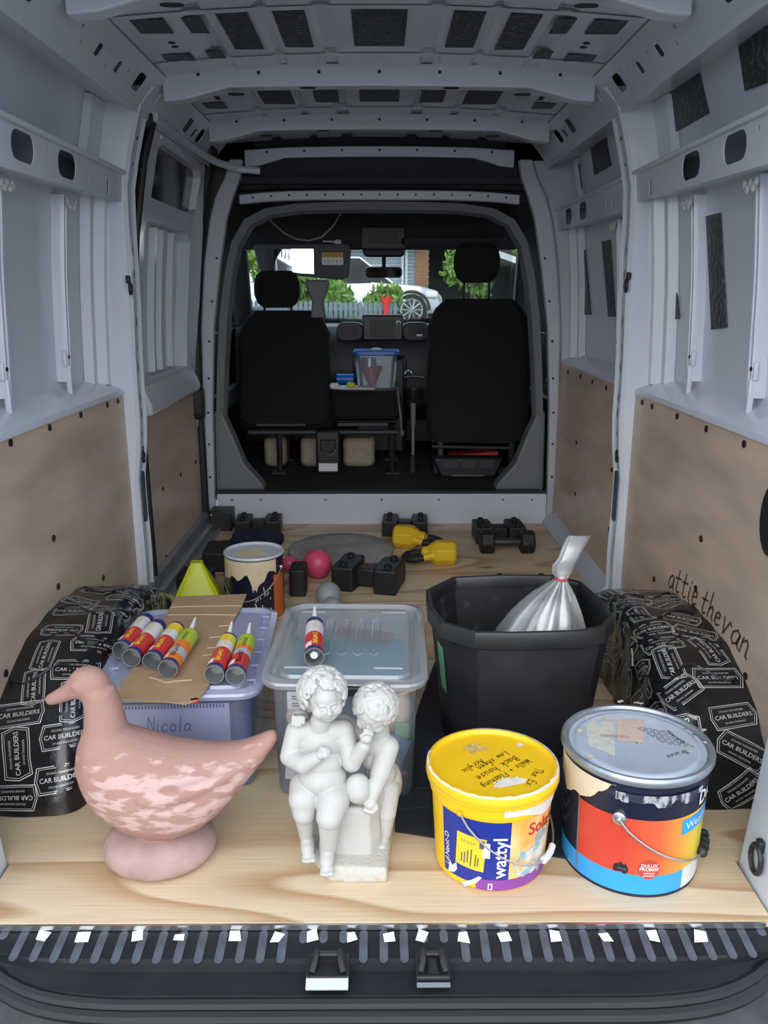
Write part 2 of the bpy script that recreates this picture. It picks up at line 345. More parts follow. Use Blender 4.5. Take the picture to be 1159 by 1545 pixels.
mat('mirror', (.85,.86,.88), .03, metal=1)
mat('visor', (.10,.105,.125), .7); mat('warn_orange', (.75,.38,.03), .5); mat('screen', (.010,.011,.013), .35, spec=.25)
mat('dusty_red', (.45,.04,.06), .6)
mat('cord', (.30,.29,.28), .7)
mat('asphalt', (.22,.22,.22), .9, var=.3, vscale=30, bump=.4, bscale=60); mat('lawn', (.10,.17,.04), .95, var=.35, vscale=6, bump=.5, bscale=40)
mat('leaf', (.17,.30,.055), .6, var=.5, vscale=3); mat('leaf_light', (.30,.44,.10), .6, var=.4, vscale=3); mat('bark', (.12,.085,.06), .9, bump=.5, bscale=30)
mat('picket', (.17,.22,.26), .7, var=.15, vscale=5); mat('weatherboard', (.36,.47,.56), .6, var=.05, vscale=2); mat('white_trim', (.66,.70,.74), .5); mat('roof_grey', (.30,.36,.42), .6)
mat('brick', (.36,.17,.085), .8, var=.25, vscale=9); mat('carport_dark', (.02,.022,.024), .7); mat('car_silver', (.50,.52,.54), .22, metal=.6, coat=.5); mat('tyre', (.012,.012,.013), .7); mat('ribbon_red', (.75,.03,.03), .5)
glass('screen_glass', (.93,.96,.97), .0, .02, .04); glass('tint_glass', (.18,.2,.22), .25, .05, .09, (.03,.035,.04))
glass('box_blue', (.82,.86,1.0), .27, .18, .07, (.55,.62,.97)); glass('box_blue_lid', (.72,.78,.99), .82, .14, .09, (.66,.72,1.0))
glass('box_clear', (.97,.98,1.0), .22, .15, .06, (.78,.84,.92)); glass('box_clear_lid', (.95,.98,1.0), .42, .12, .09, (.84,.92,1.0))
glass('bag_film', (.92,.93,.95), .35, .22, .14, (.82,.84,.88)); glass('small_box', (.75,.82,.88), .35, .15, .1, (.45,.5,.55))
wood_floor('pine', (.72,.57,.39), (.67,.51,.33), (.48,.30,.16))
# ================================================================ VAN SHELL (the setting)
def interp(tab, t):
    if t <= tab[0][0]: return tab[0][1]
    for (a, b), (c, d) in zip(tab, tab[1:]):
        if t <= c: return b+(d-b)*(t-a)/(c-a)
    return tab[-1][1]
XIN = [(-.1,.885),(.0,.885),(.8,.872),(1.13,.856),(1.46,.852),(1.53,.846),(1.747,.787),(1.80,.735)]
XSK = [(-.1,1.0),(.87,1.0),(1.2,.985),(1.5,.957),(1.75,.905),(1.86,.80)]
xin = lambda z: interp(XIN, z)
xsk = lambda z: interp(XSK, z)
def sheet(mb, fn, us, vs_):
    k = len(mb.v); n = len(vs_)
    for u in us:
        for v_ in vs_: mb.v.append(tuple(fn(u, v_)))
    for i in range(len(us)-1):
        for j in range(n-1):
            a = k+i*n+j; mb.f.append((a, a+1, a+n+1, a+n))
    return mb
def dots(pts2, rx, rz, fn, n=8): return [[(px+rx*math.cos(2*PI*i/n), pz+rz*math.sin(2*PI*i/n)) for i in range(n)] for px, pz in pts2]
def fr(a, b, n): return [a+(b-a)*i/n for i in range(n+1)]
# ---- floor
floor = thing('floor', 'pale pine plywood floor of the van load area', 'floor', kind='structure')
m = MB()
m.prism([(-.77,1.322),(.745,1.322),(.745,1.50),(.895,1.53),(.885,2.95),(.87,3.05),(.845,4.15),(-.80,4.15),(-.80,3.02),(-.885,2.95),(-.895,1.53),(-.775,1.50)], -.015, 0)
m.build('plywood_sheet', 'pine', floor, smooth=None)
m = MB(); m.bx(-.73,.73,1.316,1.3235,-.012,-.001); m.build('edge_strip', 'alloy', floor, smooth=None)
for cx, ww in [(-.52,.05),(-.44,.03),(-.33,.045),(-.2,.04),(-.05,.05),(.12,.035),(.27,.05),(.44,.04),(.58,.05)]:
    m = MB(); m.bx(cx-ww/2, cx+ww/2, 1.3195, 1.322, -.0095, -.005); m.build('ply_void', 'bark', floor, smooth=None)
m = MB(); m.bx(-1.0, 1.0, 1.36, 4.2, -.06, -.016); m.build('underfloor', 'dark_plastic', floor, smooth=None)
# ---- walls
H_DOT = None
def ply_holes(parent, s, pts, x=.8985):
    """recessed black fixing holes in the lining"""
    global H_DOT
    for i, (px, py) in enumerate(pts):
        p = at(px, py, x=s*x)
        if H_DOT is None:
            mm = MB(); mm.tube([(-.002,0,0),(.002,0,0)], .0095, 12); H_DOT = mm.build('fixing_hole', 'black', parent, smooth=None, loc=p)
        else: share(H_DOT, parent, p)
def rib(parent, s, y, z0, z1):
    """pressed hat-section stiffener running from rail to sill"""
    m = MB(); zs = fr(z0+.05, z1, 8)
    rings = []
    for z in zs:
        xo, xi = xsk(z), xsk(z)-.036
        pr = [(xo, -.021),(xi+.012,-.019),(xi,-.015),(xi,-.006),(xi+.008,-.003),(xi+.008,.003),(xi,.006),(xi,.015),(xi+.012,.019),(xo,.021)]
        rings.append([(s*a, y+b, z) for a, b in pr])
    m.loft(rings)
    o = m.build('stiffener_rib', 'paint', parent, smooth=30)
    m = MB(); xf_ = xsk(z0)-.035; m.box((s*(xf_), y-.012, z0+.045), (.016,.012,.11)); m.box((s*(xf_+.004), y-.012, z0+.12), (.014,.026,.05), (0,0,0)); m.build('rib_foot', 'paint', o, smooth=30, bevel=.004)
    m = MB(); m.tube([(s*(xf_-.0055), y-.012, z0+.125),(s*(xf_-.0075), y-.012, z0+.125)], .006, 10); m.build('foot_hole', 'black', o)
    m = MB(); xt = xsk(z1)-.05
    for k in range(5): m.ell((s*(xt-.002), y-.035+.016*k, z1-.02-.01*(k % 2)), (.006,.012,.012), n=8, m=6)
    m.build('seam_sealer', 'seam', o)
def pad(parent, s, pts, x_of):
    """sound deadening rectangle stuck on the skin: corner pixels mapped on the wall"""
    def onskin(px, py):
        q = at(px, py, x=s*x_of)
        for _ in range(8): q = at(px, py, x=s*(xsk(q.z)-.003))
        return q
    (a0,a1),(b0,b1),(c0,c1),(d0,d1) = pts; m = MB(); k = 8
    ins = Vector((-s*.004,0,0))
    rings = []
    for i in range(k+1):
        t_ = i/k; p = onskin(a0+(d0-a0)*t_, a1+(d1-a1)*t_); q = onskin(b0+(c0-b0)*t_, b1+(c1-b1)*t_)
        rings.append([p, q, q+ins, p+ins])
    m.loft(rings); return m.build('sound_deadening_pad', 'pad', parent, smooth=None)
def bay(parent, s, y0, y1, rib_ys, holes_y, rail_low=1.415, skin_y0=None):
    ys = [y0, y1]
    # outer skin
    m = MB(); sheet(m, lambda y, z: (s*xsk(z), y, z), fr(y0, y1, 6), [-.1,.4,.87,1.0,1.2,1.35,1.5,1.62,1.75,1.82])
    m.build('outer_skin', 'paint', parent, smooth=60)
    # window ledge above the lining
    m = MB(); m.loft([[(s*a, y, b) for a, b in ((.896,.820),(.898,.831),(.905,.833),(1.0,.868),(1.0,.850),(.905,.814),(.896,.814))] for y in ys]); m.build('window_ledge', 'paint', parent, smooth=None)
    # horizontal rail with lightening holes
    xr = lambda z: xin(z)+.004
    hl = []
    for hy, kind in holes_y:
        if kind == 'big': hl.append(rrect(.135,.068,.030,4,hy,1.492))
        elif kind == 'mid': hl.append(rrect(.018,.05,.008,3,hy,1.478))
        else: hl.append(rrect(.011,.012,.004,2,hy,1.492+kind))
    holed([(y0,rail_low),(y1,1.452),(y1,1.536),(y0,1.536)], hl, lambda y, z: (s*xr(z), y, z), 'waist_rail', 'paint', parent)
    m = MB()
    sheet(m, lambda y, t: (s*(xr(1.536)+(xsk(1.54)-xr(1.536))*t), y, 1.536+.012*t), ys, [0,.25,1])
    sheet(m, lambda y, t: (s*(xr(1.42)+(xsk(1.44)-xr(1.42))*t), y, (rail_low if y == y0 else 1.452)+.012*t), ys, [0,1])
    m.build('rail_flange', 'paint', parent, smooth=None)
    m = MB(); m.loft([[(s*(xin(1.54)-a), y, b) for a, b in ((-.004,1.532),(.008,1.534),(.010,1.545),(-.004,1.55))] for y in ys]); m.build('rail_lip', 'paint', parent, smooth=None, bevel=.003)
    for ry in rib_ys: rib(parent, s, ry, .84, 1.435)
    # vertical fold close to the post
    m = MB(); yf = y1
    m.loft([[(s*(xsk(z)-.001), yf-.115, z),(s*(xsk(z)-.030), yf-.10, z),(s*(xsk(z)-.030), yf-.065, z),(s*(xsk(z)-.06), yf-.05, z),(s*(xsk(z)-.06), yf, z),(s*xsk(z), yf, z)] for z in fr(.85, 1.46, 6)]); m.build('panel_fold', 'paint', parent, smooth=25)
    m = MB(); m.loft([[(s*(xsk(z)-.001), yf-.16, z),(s*(xsk(z)-.022), yf-.14, z),(s*(xsk(z)-.022), yf, z),(s*xsk(z), yf, z)] for z in fr(1.54, 1.75, 3)]); m.build('panel_fold', 'paint', parent, smooth=25)
def post(parent, s, y0=2.925, y1=3.06):
    """pressed steel post with slotted holes, leaning in towards the roof"""
    zs = [-.02,.05,.2,.33,.36,.5,.58,.62,.72,.82,.95,1.1,1.25,1.4,1.5,1.6,1.7,1.75,1.80]
    wob = lambda z: .014*math.exp(-((z-.72)/.16)**2) - .02*math.exp(-((z-.45)/.12)**2)
    m = MB(); rings = []
    for z in zs:
        xi = xin(z)-.012-wob(z)*.6; xo = max(xsk(z), .95)
        rings.append([(s*a, b, z) for a, b in ((xo, y0-.005),(xi+.05,y0-.004),(xi+.012,y0),(xi,y0+.012),(xi,y0+.034),(xi+.014,y0+.042),(xi+.014,y1-.03),(xi+.004,y1-.02),(xi+.03,y1),(xo,y1))])
    m.loft(rings); o = m.build('post', 'paint', parent, smooth=30)
    for k, (z, a, b) in enumerate([(1.66,.012,.008),(1.58,.012,.008),(1.30,.010,.02),(1.22,.009,.016),(1.06,.010,.02),(.97,.008,.014),(.90,.011,.022),(.79,.010,.018),(.735,.010,.018),(.66,.006,.01),(.60,.009,.014),(.54,.006,.008)]):
        xi = xin(z)+.0019-wob(z)*.6
        m = MB(); m.tube([(s*(xi-.0015),0,0),(s*(xi+.004),0,0)], 1, 12); m.v = [(x, y0+.078+(y)*a, z+zz*b) for x, y, zz in m.v]; m.build('slot_hole', 'black', o)
    m = MB(); xi = xin(.42)+.006; m.prism(rrect(.036,.19,.012,4,y0+.075,.425), s*(xi-.010), s*(xi+.01), 'x'); m.build('belt_slot', 'sky_shadow', o)
    return o
mat('sky_shadow', (.05,.07,.12), .4)
def tie_ring(name, label, p, s, r=.021, th=.0042):
    """black lashing ring hanging from a small lug"""
    t = thing(name, label, 'tie ring', p, group=None)
    m = MB(); m.box((0,0,.018), (.014,.02,.026)); m.build('lug', 'black_plastic', t, bevel=.004)
    m = MB(); m.tube([(s*-.006, r*.72*math.cos(2*PI*i/16), -.012+r*math.sin(2*PI*i/16)) for i in range(16)], th, 6, True); m.build('ring', 'black_plastic', t)
    return t
for s, nm in ((-1,'left'),(1,'right')):
    W = thing('wall_'+nm, f'white painted steel van wall with plywood lining on the {"sliding door" if s<0 else "solid"} side', 'wall', kind='structure')
    if s < 0: WL = W
    else: WR = W
    hl = [(1.56,'big'),(1.85,'big'),(2.14,'big'),(2.43,'big'),(2.78,'mid'),(2.70,.002),(2.01,.02),(2.29,.022),(2.30,-.012),(2.56,.01),(2.60,-.008),(2.85,-.004),(2.65,.012)]
    bay(W, s, 1.38, 2.94, [1.74, 2.17, 2.61], hl)
    m = MB(); m.bx(s*.90, s*.909, 1.40, 2.945, .0, .826); m.build('plywood_lining', 'ply_lining', W, smooth=None)
    post(W, s)
    sh = .028 if s < 0 else 0
    # rear corner post (D pillar) where the ply stops
    m = MB(); m.loft([[(s*a, b, z) for a, b in ((.75+sh+.06*z,1.34),(.75+sh+.07*z,1.42),(.754+sh+.09*z,1.50),(.905,1.525),(1.0,1.525),(1.0,1.34))] for z in (-.02,.2,.8,1.4,1.75)] ); m.build('rear_post', 'paint', W, smooth=30, bevel=.008)
    # roof side rail
    hz = [rrect(.075,.058,.016,3,y,.5) for y in (1.75,2.0,2.82,3.5,3.72)]+[rrect(.034,.036,.008,3,y,.45) for y in (2.45,2.62,3.62)]+[rrect(.010,.012,.003,2,y,t) for y,t in ((2.3,.6),(2.34,.35),(2.52,.6),(2.54,.3),(2.70,.55),(2.72,.3),(2.76,.7),(2.93,.5),(3.58,.6))]
    hz = [[(a, .5+(b-.5)*7 if False else b) for a, b in h] for h in hz]
    def rail_fn(y, t, s=s): return (s*(.787-.085*t), y, 1.735+.105*t)
    # v runs 0..1 across a 0.135 m wide face, so scale hole heights
    hz = [[(a, sum(q[1] for q in h)/len(h)+(b-sum(q[1] for q in h)/len(h))/.135) for a, b in h] for h in hz]
    holed([(1.36,0),(4.15,0),(4.15,1),(1.36,1)], hz, rail_fn, 'roof_rail', 'paint', W)
    m = MB(); sheet(m, lambda y, t: (s*(.787+(.905-.787)*t), y, 1.735+.02*t), [1.36,4.15], [0,.4,1]); m.build('roof_rail_flange', 'paint', W, smooth=None)
    m = MB(); m.loft([[(s*a, y, b) for a, b in ((.792,1.722),(.784,1.722),(.780,1.742),(.79,1.742))] for y in (1.36,4.15)]); m.build('roof_rail_lip', 'paint', W, smooth=None, bevel=.003)
    m = MB(); m.bx(s*.70, s*1.0, 1.36, 4.3, 1.845, 1.90); m.bx(s*.80, s*1.0, 1.36, 4.3, 1.79, 1.90); m.build('rail_light_stop', 'paint', W, smooth=None)  # added boxes closing the cavity behind the rail holes against outside light
# fixing holes in the linings (positions read from the photograph on the lining plane)
ply_holes(WL, -1, [(16,668),(75,645),(122,626),(162,611),(178,605),(81,812),(210,820),(88,885),(156,872),(9,1016)])
ply_holes(WR, 1, [(969,607),(984,613),(1022,628),(1066,647),(1123,670),(1058,813),(1050,888),(987,874),(1125,1020),(944,727),(937,821)])
# right front bay
bay(WR, 1, 3.055, 4.20, [3.42], [(3.68,'big'),(3.95,'big'),(3.22,'mid'),(3.30,'mid'),(3.38,.0),(3.46,.01),(4.12,'mid')], rail_low=1.43)
m = MB(); m.bx(.895,.904,3.06,4.20,.05,.822); m.build('plywood_lining', 'ply_lining', WR, smooth=None)
ply_holes(WR, 1, [(836,551),(842,555),(857,562),(876,568),(894,576),(915,585),(830,640),(870,668),(868,745),(923,709),(828,706),(830,767),(842,783),(857,804),(893,852),(915,884),(919,799)], x=.8935)
m = MB(); m.loft([[(a, y, b) for a, b in ((.90,.075),(.872,.052),(.842,.010),(.842,-.01),(.90,-.01))] for y in (3.04,4.16)]); m.build('floor_trim', 'paint_dull', WR, smooth=None, bevel=.004)
# sound deadening on the right wall
for pts, x in [([(1001,145),(1056,111),(1070,171),(1012,204)],.925),([(1116,70),(1159,38),(1159,125),(1126,137)],.925),([(997,338),(1012,333),(1026,481),(1009,483)],.972),([(1067,326),(1088,321),(1098,494),(1075,497)],.972)]: pad(WR, 1, pts, x)
for pts, x in [([(892,219),(914,208),(922,250),(898,264)],.925),([(849,259),(874,247),(879,285),(855,295)],.925),([(861,380),(883,377),(892,475),(870,474)],.975),([(909,365),(921,362),(929,478),(919,478)],.975)]: pad(WR, 1, pts, x)
tie_ring('tie_down_ring', 'black lashing ring on the right post, by the belt slot', at(934,683,x=.868), 1)
tie_ring('tie_down_ring', 'black lashing ring high on the right post, among its slot holes', at(948,425,x=.846), 1)
tie_ring('tie_down_ring', 'black lashing ring on the post beside the driver seat', at(824,578,x=.838), 1)
tie_ring('tie_down_ring', 'black lashing ring on the left post, by the belt slot', at(214,685,x=-.868), -1, .018)
tie_ring('tie_down_ring', 'black lashing ring high on the left post, beside the black door seal', at(194,430,x=-.85), -1, .018)
# handwriting on the right lining, climbing over the wheel arch
def on_right(px0, py0, px1, py1):
    A, B = at(px0, py0, x=.8975), at(px1, py1, x=.8975); u = (B-A).normalized(); v_ = Vector((0, -u.z, u.y)); v_ = v_ if v_.z > 0 else -v_
    return lambda a, b: tuple(A+u*a+v_*b), (B-A).length
for word, p in (('attie', (1007,884,1050,915)), ('the', (1055,920,1085,947)), ('van', (1086,950,1126,995))):
    fn, ln = on_right(*p); m = MB(); n = sum(.62 if c != 'i' else .37 for c in word); scribble(m, word, ln/n*1.04, fn, .0056, jit=.02, slant=.35)
    m.build('handwriting', 'bark_ink', WR, smooth=None)  if False else m.build('handwriting', mat('pencil', (.07,.045,.035), .7), WR, smooth=None)
# ---- ceiling
ceil = thing('ceiling', 'white painted steel roof with cross beams and dark sound deadening pads', 'ceiling', kind='structure')
zr = lambda x: 1.855+.035*(1-(x/.75)**2)
edges = [(-.80,0),(-.715,0),(-.70,1),(-.52,1),(-.505,0),(-.475,0),(-.46,1),(-.335,1),(-.32,0),(-.305,0),(-.29,1),(-.185,1),(-.17,0),(-.14,0),(-.125,1),(.125,1),(.14,0),(.17,0),(.185,1),(.29,1),(.305,0),(.32,0),(.335,1),(.46,1),(.475,0),(.505,0),(.52,1),(.70,1),(.715,0),(.80,0)]
m = MB(); sheet(m, lambda x, y: (x[0], y, zr(x[0])-.012*x[1]), edges, [1.36, 2.27, 3.0, 3.757, 4.3, 4.6]); m.build('roof_skin', 'paint', ceil, smooth=None)
for yb in (2.40, 2.84, 3.13, 3.60, 3.90):      # pressed steps where the swages end
    m = MB(); sheet(m, lambda x, t: (x, yb+.03*t, zr(x)-.016), fr(-.70,.70,14), [0,1]); sheet(m, lambda x, t: (x, yb+.03*t, zr(x)-.002), fr(-.70,.70,14), [0,1]); m.build('roof_step', 'paint', ceil, smooth=None)
def beam(y, half, zc, hgt=.058, dep=.06, name='cross_beam'):
    m = MB(); rings = []
    for x in [-half,-half+.012,-half*.9,-half*.8,-half*.7,-half*.5,-half*.25,0,half*.25,half*.5,half*.7,half*.8,half*.9,half-.012,half]:
        e = min(1, max(0, (abs(x)/half-.70)/.22)); zb = zc-.030*e*1.2 + .012*(1-(x/half)**2); zt = zc+hgt+.014*(1-(x/half)**2)-.004*e
        rings.append([(x, y, zb),(x, y, zt),(x, y+dep, zt),(x, y+dep, zb)])
    m.loft(rings); o = m.build(name, 'paint', ceil, smooth=None, bevel=.006)
    for k in range(-6, 7):
        x = half*k/7.2
        if k % 2: continue
        mm = MB(); z = zc+hgt*.62+.013*(1-(x/half)**2); mm.tube([(x, y-.001, z),(x, y+.001, z)], .006, 8); mm.build('bolt_hole', 'black', o)
    for k in (-4,-2,2,4):
        x = half*k/6.0; mm = MB(); mm.tube([(0,0,-.002),(0,0,.002)], 1, 12)
        mm.v = [(x+a*.028, y+.022+b*.012, zc-(.016 if abs(k)>3 else 0)+.012*(1-(x/half)**2)+c-.0004) for a, b, c in mm.v]; mm.build('access_hole', 'black', o)
    return o
beam(2.13,.72,1.808); beam(3.0,.715,1.806,.066); beam(3.757,.715,1.808,.06); beam(4.22,.64,1.772,.045)
for y0, y1, row in [(2.44,2.83,[(-.39,.085),(-.24,.085),(0,.15),(.24,.085),(.39,.085)]),(3.19,3.56,[(-.385,.12),(-.20,.09),(0,.15),(.20,.09),(.385,.13)])]:
    for cx, ww in row:
        m = MB(); z = zr(cx)-.0125; m.bx(cx-ww/2, cx+ww/2, (y0+y1)/2-.165-(.04 if y0 < 3 else 0), (y0+y1)/2+.13, z-.004, z); m.build('sound_deadening_pad', 'pad', ceil, smooth=None)
for sx in (-1, 1):
    for y, x, ww, dd in [(2.50,.615,.09,.12),(2.52,.50,.05,.13),(2.80,.615,.09,.07),(2.80,.50,.05,.075),(3.22,.63,.08,.09),(3.46,.63,.08,.10)]:
        m = MB(); z = zr(x)-.0125; m.bx(sx*x-ww/2, sx*x+ww/2, y-dd/2, y+dd/2, z-.004, z); m.build('sound_deadening_pad', 'pad', ceil, smooth=None)
    for y in (2.66, 2.70, 3.34, 3.37):
        m = MB(); z = zr(.6)-.0125; m.tube([(sx*.60, y, z-.002),(sx*.60, y, z+.002)], .011, 10); m.build('roof_hole', 'black', ceil)
# rear header over the door opening
m = MB(); m.bx(-.85,.85,1.33,1.40,1.80,1.92); m.build('rear_header', 'paint', ceil, bevel=.01)
# ---- sliding side door (left)
D = thing('door_1', 'closed sliding side door with dark upper window and plywood lower lining', 'door', kind='structure')
xd = lambda z: interp([(0,.905),(.75,.905),(1.0,.90),(1.3,.875),(1.5,.85),(1.75,.795)], z)
m = MB(); sheet(m, lambda y, z: (-xsk(z)-.01, y, z), [3.0,4.25], [-.1,.4,.87,1.2,1.5,1.75,1.82]); m.build('outer_skin', 'paint', D, smooth=60)
up = [(3.27,1.50),(3.27,1.665),(3.31,1.69),(3.98,1.69),(4.02,1.66),(4.02,1.53),(3.97,1.50)]
lo = [(3.20,.83),(3.18,1.10),(3.20,1.38),(3.25,1.42),(3.90,1.42),(3.96,1.38),(3.95,1.0),(3.92,.83)]
holed([(3.14,.70),(3.10,.95),(3.09,1.2),(3.11,1.5),(3.16,1.70),(3.20,1.73),(4.05,1.73),(4.10,1.70),(4.10,.76),(4.04,.70)], [up, lo], lambda y, z: (-xd(z), y, z), 'inner_frame', 'paint', D, th=.006)
m = MB(); sheet(m, lambda y, z: (-xd(z)-.03, y, z), [3.25,4.04], [1.48,1.58,1.71]); m.build('tinted_window', 'tint_black', D) if 'tint_black' in MATS else m.build('tinted_window', mat('tint_black', (.03,.034,.04), .12), D)
m = MB(); sheet(m, lambda y, z: (-xd(z)-.055, y, z), [3.15,4.0], [.80,1.0,1.2,1.45]); m.build('recess_panel', 'paint', D, smooth=60)
for pts in (up, lo):
    m = MB(); n = len(pts); sheet(m, lambda i, t: (-xd(pts[i % n][1])-.055*t, pts[i % n][0], pts[i % n][1]), list(range(n+1)), [0,1]); m.build('frame_return', 'paint', D, smooth=None)
for y in (3.50, 3.62, 3.80):
    m = MB(); m.loft([[(-xd(z)-.055, y-.025, z),(-xd(z)-.03, y-.012, z),(-xd(z)-.03, y+.012, z),(-xd(z)-.055, y+.025, z)] for z in fr(.84,1.41,5)]); m.build('stiffener_rib', 'paint', D, smooth=25)
m = MB(); m.loft([[(-xd(1.70)+a, y, 1.700+b) for a, b in ((0,0),(.012,.004),(.012,.012),(0,.016))] for y in (3.28,3.72)]); m.build('trim_bead', 'paint', D)
m = MB(); m.loft([[(-a, y, b) for a, b in ((.905,.82),(.872,.735),(.872,.70),(.905,.695))] for y in (3.17,4.06)]); m.build('sill_pressing', 'paint', D, bevel=.012)
m = MB(); m.bx(-.915,-.905,3.05,4.16,.03,.76); m.build('plywood_lining', 'ply_lining', D, smooth=None)
ply_holes(D, -1, [(243,610),(270,596),(293,585),(246,738),(273,716),(295,697),(251,840),(277,812),(298,787)], x=.9035)
sl = [(3.115,.02),(3.10,.5),(3.075,.80),(3.06,1.1),(3.065,1.35),(3.085,1.6),(3.13,1.73),(3.20,1.752),(4.10,1.75)]
m = MB(); m.tube([(-xd(z)+.012, y, z) for y, z in sl], .014, 8); m.build('door_seal', 'black_rubber', D)
m = MB(); m.tube([(-xd(z)+.008, 4.11, z) for z in fr(.0,1.74,12)], .022, 8); m.build('door_seal', 'black_rubber', D)
m = MB(); m.prism(rrect(.07,.16,.033,5,4.06,.64), -.915, -.86, 'x'); m.build('lock_housing', 'black_plastic', D, bevel=.01)
m = MB(); m.box((-.80,3.075,1.728), (.05,.04,.055)); m.build('guide_stop', 'black_rubber', D, bevel=.006)
m = MB(); m.tube([(-.775,3.10,1.742),(-.775,3.55,1.742),(-.768,3.80,1.738),(-.735,4.0,1.728),(-.66,4.12,1.715),(-.56,4.15,1.71)], .016, 8); m.build('door_track', 'paint', D)
m = MB(); m.bx(-.79,-.74,3.95,4.09,1.745,1.80); m.build('track_bracket', 'black_plastic', D, bevel=.008)
# door sill step
m = MB(); m.loft([[(-a, y, b) for a, b in ((.80,.0),(.80,.012),(.815,.016),(.82,.006),(.835,.006),(.84,.035),(.855,.04),(.86,.03),(.872,.03),(.878,.075),(.905,.08),(.905,-.02),(.80,-.02))] for y in (3.02,4.15)]); m.build('sill_plate', 'dirty_metal', D, smooth=None)
m = MB(); m.tube([(-.89,4.12,.06),(-.89,4.12,.30),(-.905,4.10,.55)], .012, 8); m.build('sill_seal', 'paint_dull', D)
# ---- partition frame between load area and cab
FW = thing('wall_front', 'white kick panel and grey frame around the open cab', 'wall', kind='structure')
m = MB(); m.bx(-.84,.86,4.15,4.165,-.01,.158); m.build('kick_panel', 'paint', FW, bevel=.004)
for px in (350,394,491,576,662,759,803):
    p = at(px,754,y=4.148); m = MB(); m.tube([p+Vector((0,-.001,0)), p+Vector((0,.004,0))], .005, 8); m.build('bolt_hole', 'black', FW)
m = MB(); m.bx(-.86,.88,4.158,4.19,.158,.172); m.build('kick_lip', 'black_plastic', FW, smooth=None)
m = MB(); rings = []
for x in fr(-.66,.66,12):
    zt = 1.625-.020*abs(x/.66)**4; rings.append([(x,4.14,zt-.042),(x,4.14,zt),(x,4.18,zt),(x,4.18,zt-.042)])
m.loft(rings); hb = m.build('header_bar', 'paint_dull', FW, bevel=.005)
for k in range(-7,8):
    x = .085*k; m = MB(); z = 1.606-.02*abs(x/.66)**4; m.tube([(x,4.139,z),(x,4.142,z)], .0055, 8); m.build('bolt_hole', 'black', hb)
for s in (-1,1):
    tab = [(0,.862),(.16,.862),(.6,.850),(1.0,.822),(1.3,.775),(1.5,.735),(1.60,.70),(1.68,.665),(1.76,.65)]
    wd = [(0,.03),(.5,.04),(1.0,.06),(1.3,.075),(1.6,.08),(1.76,.06)]
    m = MB(); rings = []
    for z in [0,.16,.4,.6,.8,1.0,1.15,1.3,1.4,1.5,1.55,1.6,1.68,1.76]:
        xi = interp(tab, z)-(.0 if s>0 else .012); xo = xi+interp(wd, z)
        rings.append([(s*xi,4.14,z),(s*xo,4.14,z),(s*(xo+.02),4.19,z),(s*xi,4.19,z)])
    m.loft(rings); po = m.build('partition_post', 'paint_dull', FW, smooth=30, bevel=.006)
    for z in (.25,.42,.58,.75,.93,1.12,1.32):
        x = interp(tab, z)+.02-(.0 if s>0 else .012); m = MB(); m.tube([(s*x,4.139,z),(s*x,4.142,z)], .0065, 8); m.build('bolt_hole', 'black', po)
    m = MB(); sheet(m, lambda z, t: (s*(interp(tab,z)+interp(wd,z)+.22*t), 4.185, z), fr(0,1.76,10), [0,1]); m.build('post_return', 'paint_dull' if s>0 else 'black_plastic', FW)
    # inner grey trim that curves up and over the opening
    ctl = [(.845,.16),(.835,.5),(.815,.8),(.79,1.05),(.755,1.25),(.715,1.40),(.65,1.50),(.55,1.55),(.40,1.572),(.2,1.58),(0,1.582)]
    m = MB(); rings = []
    for x, z in ctl:
        d = Vector((-.0-x, 0, .85-z)).normalized(); a = Vector((s*x, 4.20, z)); dd = Vector((s*d.x, 0, d.z))
        rings.append([a, a+dd*.035+Vector((0,.02,0)), a+dd*.045+Vector((0,.10,0)), a+Vector((0,.12,0))])
    m.loft(rings); m.build('opening_trim', 'grey_trim', FW, smooth=50)
    m = MB(); m.prism([(.855*s,.165),(.60*s,.165),(.615*s,.20),(.70*s,.30),(.755*s,.45),(.80*s,.56),(.845*s,.58)] , 4.21, 4.32, 'y'); m.build('corner_trim', 'grey_trim', FW, smooth=None, bevel=.012)
m = MB(); m.prism([(-.66,1.60),(.66,1.60),(.66,1.74),(.56,1.79),(-.56,1.79),(-.66,1.74)], 4.24, 4.27, 'y'); m.build('dark_bulkhead', 'headliner', FW, smooth=None)
m = MB(); m.bx(-1.0,-.60,4.26,4.28,1.58,1.9); m.bx(.60,1.0,4.26,4.28,1.58,1.9); m.bx(-1.0,1.0,4.26,4.28,1.75,1.95); m.build('bulkhead_side', 'headliner', FW, smooth=None)
# ================================================================ REAR STEP / BUMPER
B = thing('trim_1', 'black plastic rear step with oval grip pads, tape pieces and two door strikers', 'bumper', (0,0,0), kind='structure')
def bend(x): t = max(0, (abs(x)-.46)/.30); return .105*t*t*t+.02*t
PR = [(1.33,-.013,0),(1.255,-.020,.15),(1.247,-.024,.3),(1.244,-.038,.35),(1.200,-.046,.9),(1.190,-.052,1)]
xs = fr(-.80,.80,40)
m = MB(); sheet(m, lambda x, k: (x, PR[k][0]+bend(x)*PR[k][2], PR[k][1]), xs, list(range(len(PR)))); m.build('step_top', 'bumper', B, smooth=20)
m = MB(); m.tube([(x, 1.183+bend(x), -.050) for x in xs], .0115, 8); m.build('rubber_seal', 'black_rubber', B)
m = MB(); m.tube([(x, 1.166+bend(x)*1.02, -.060) for x in xs], .0125, 8); m.build('rubber_seal', 'black_rubber', B)
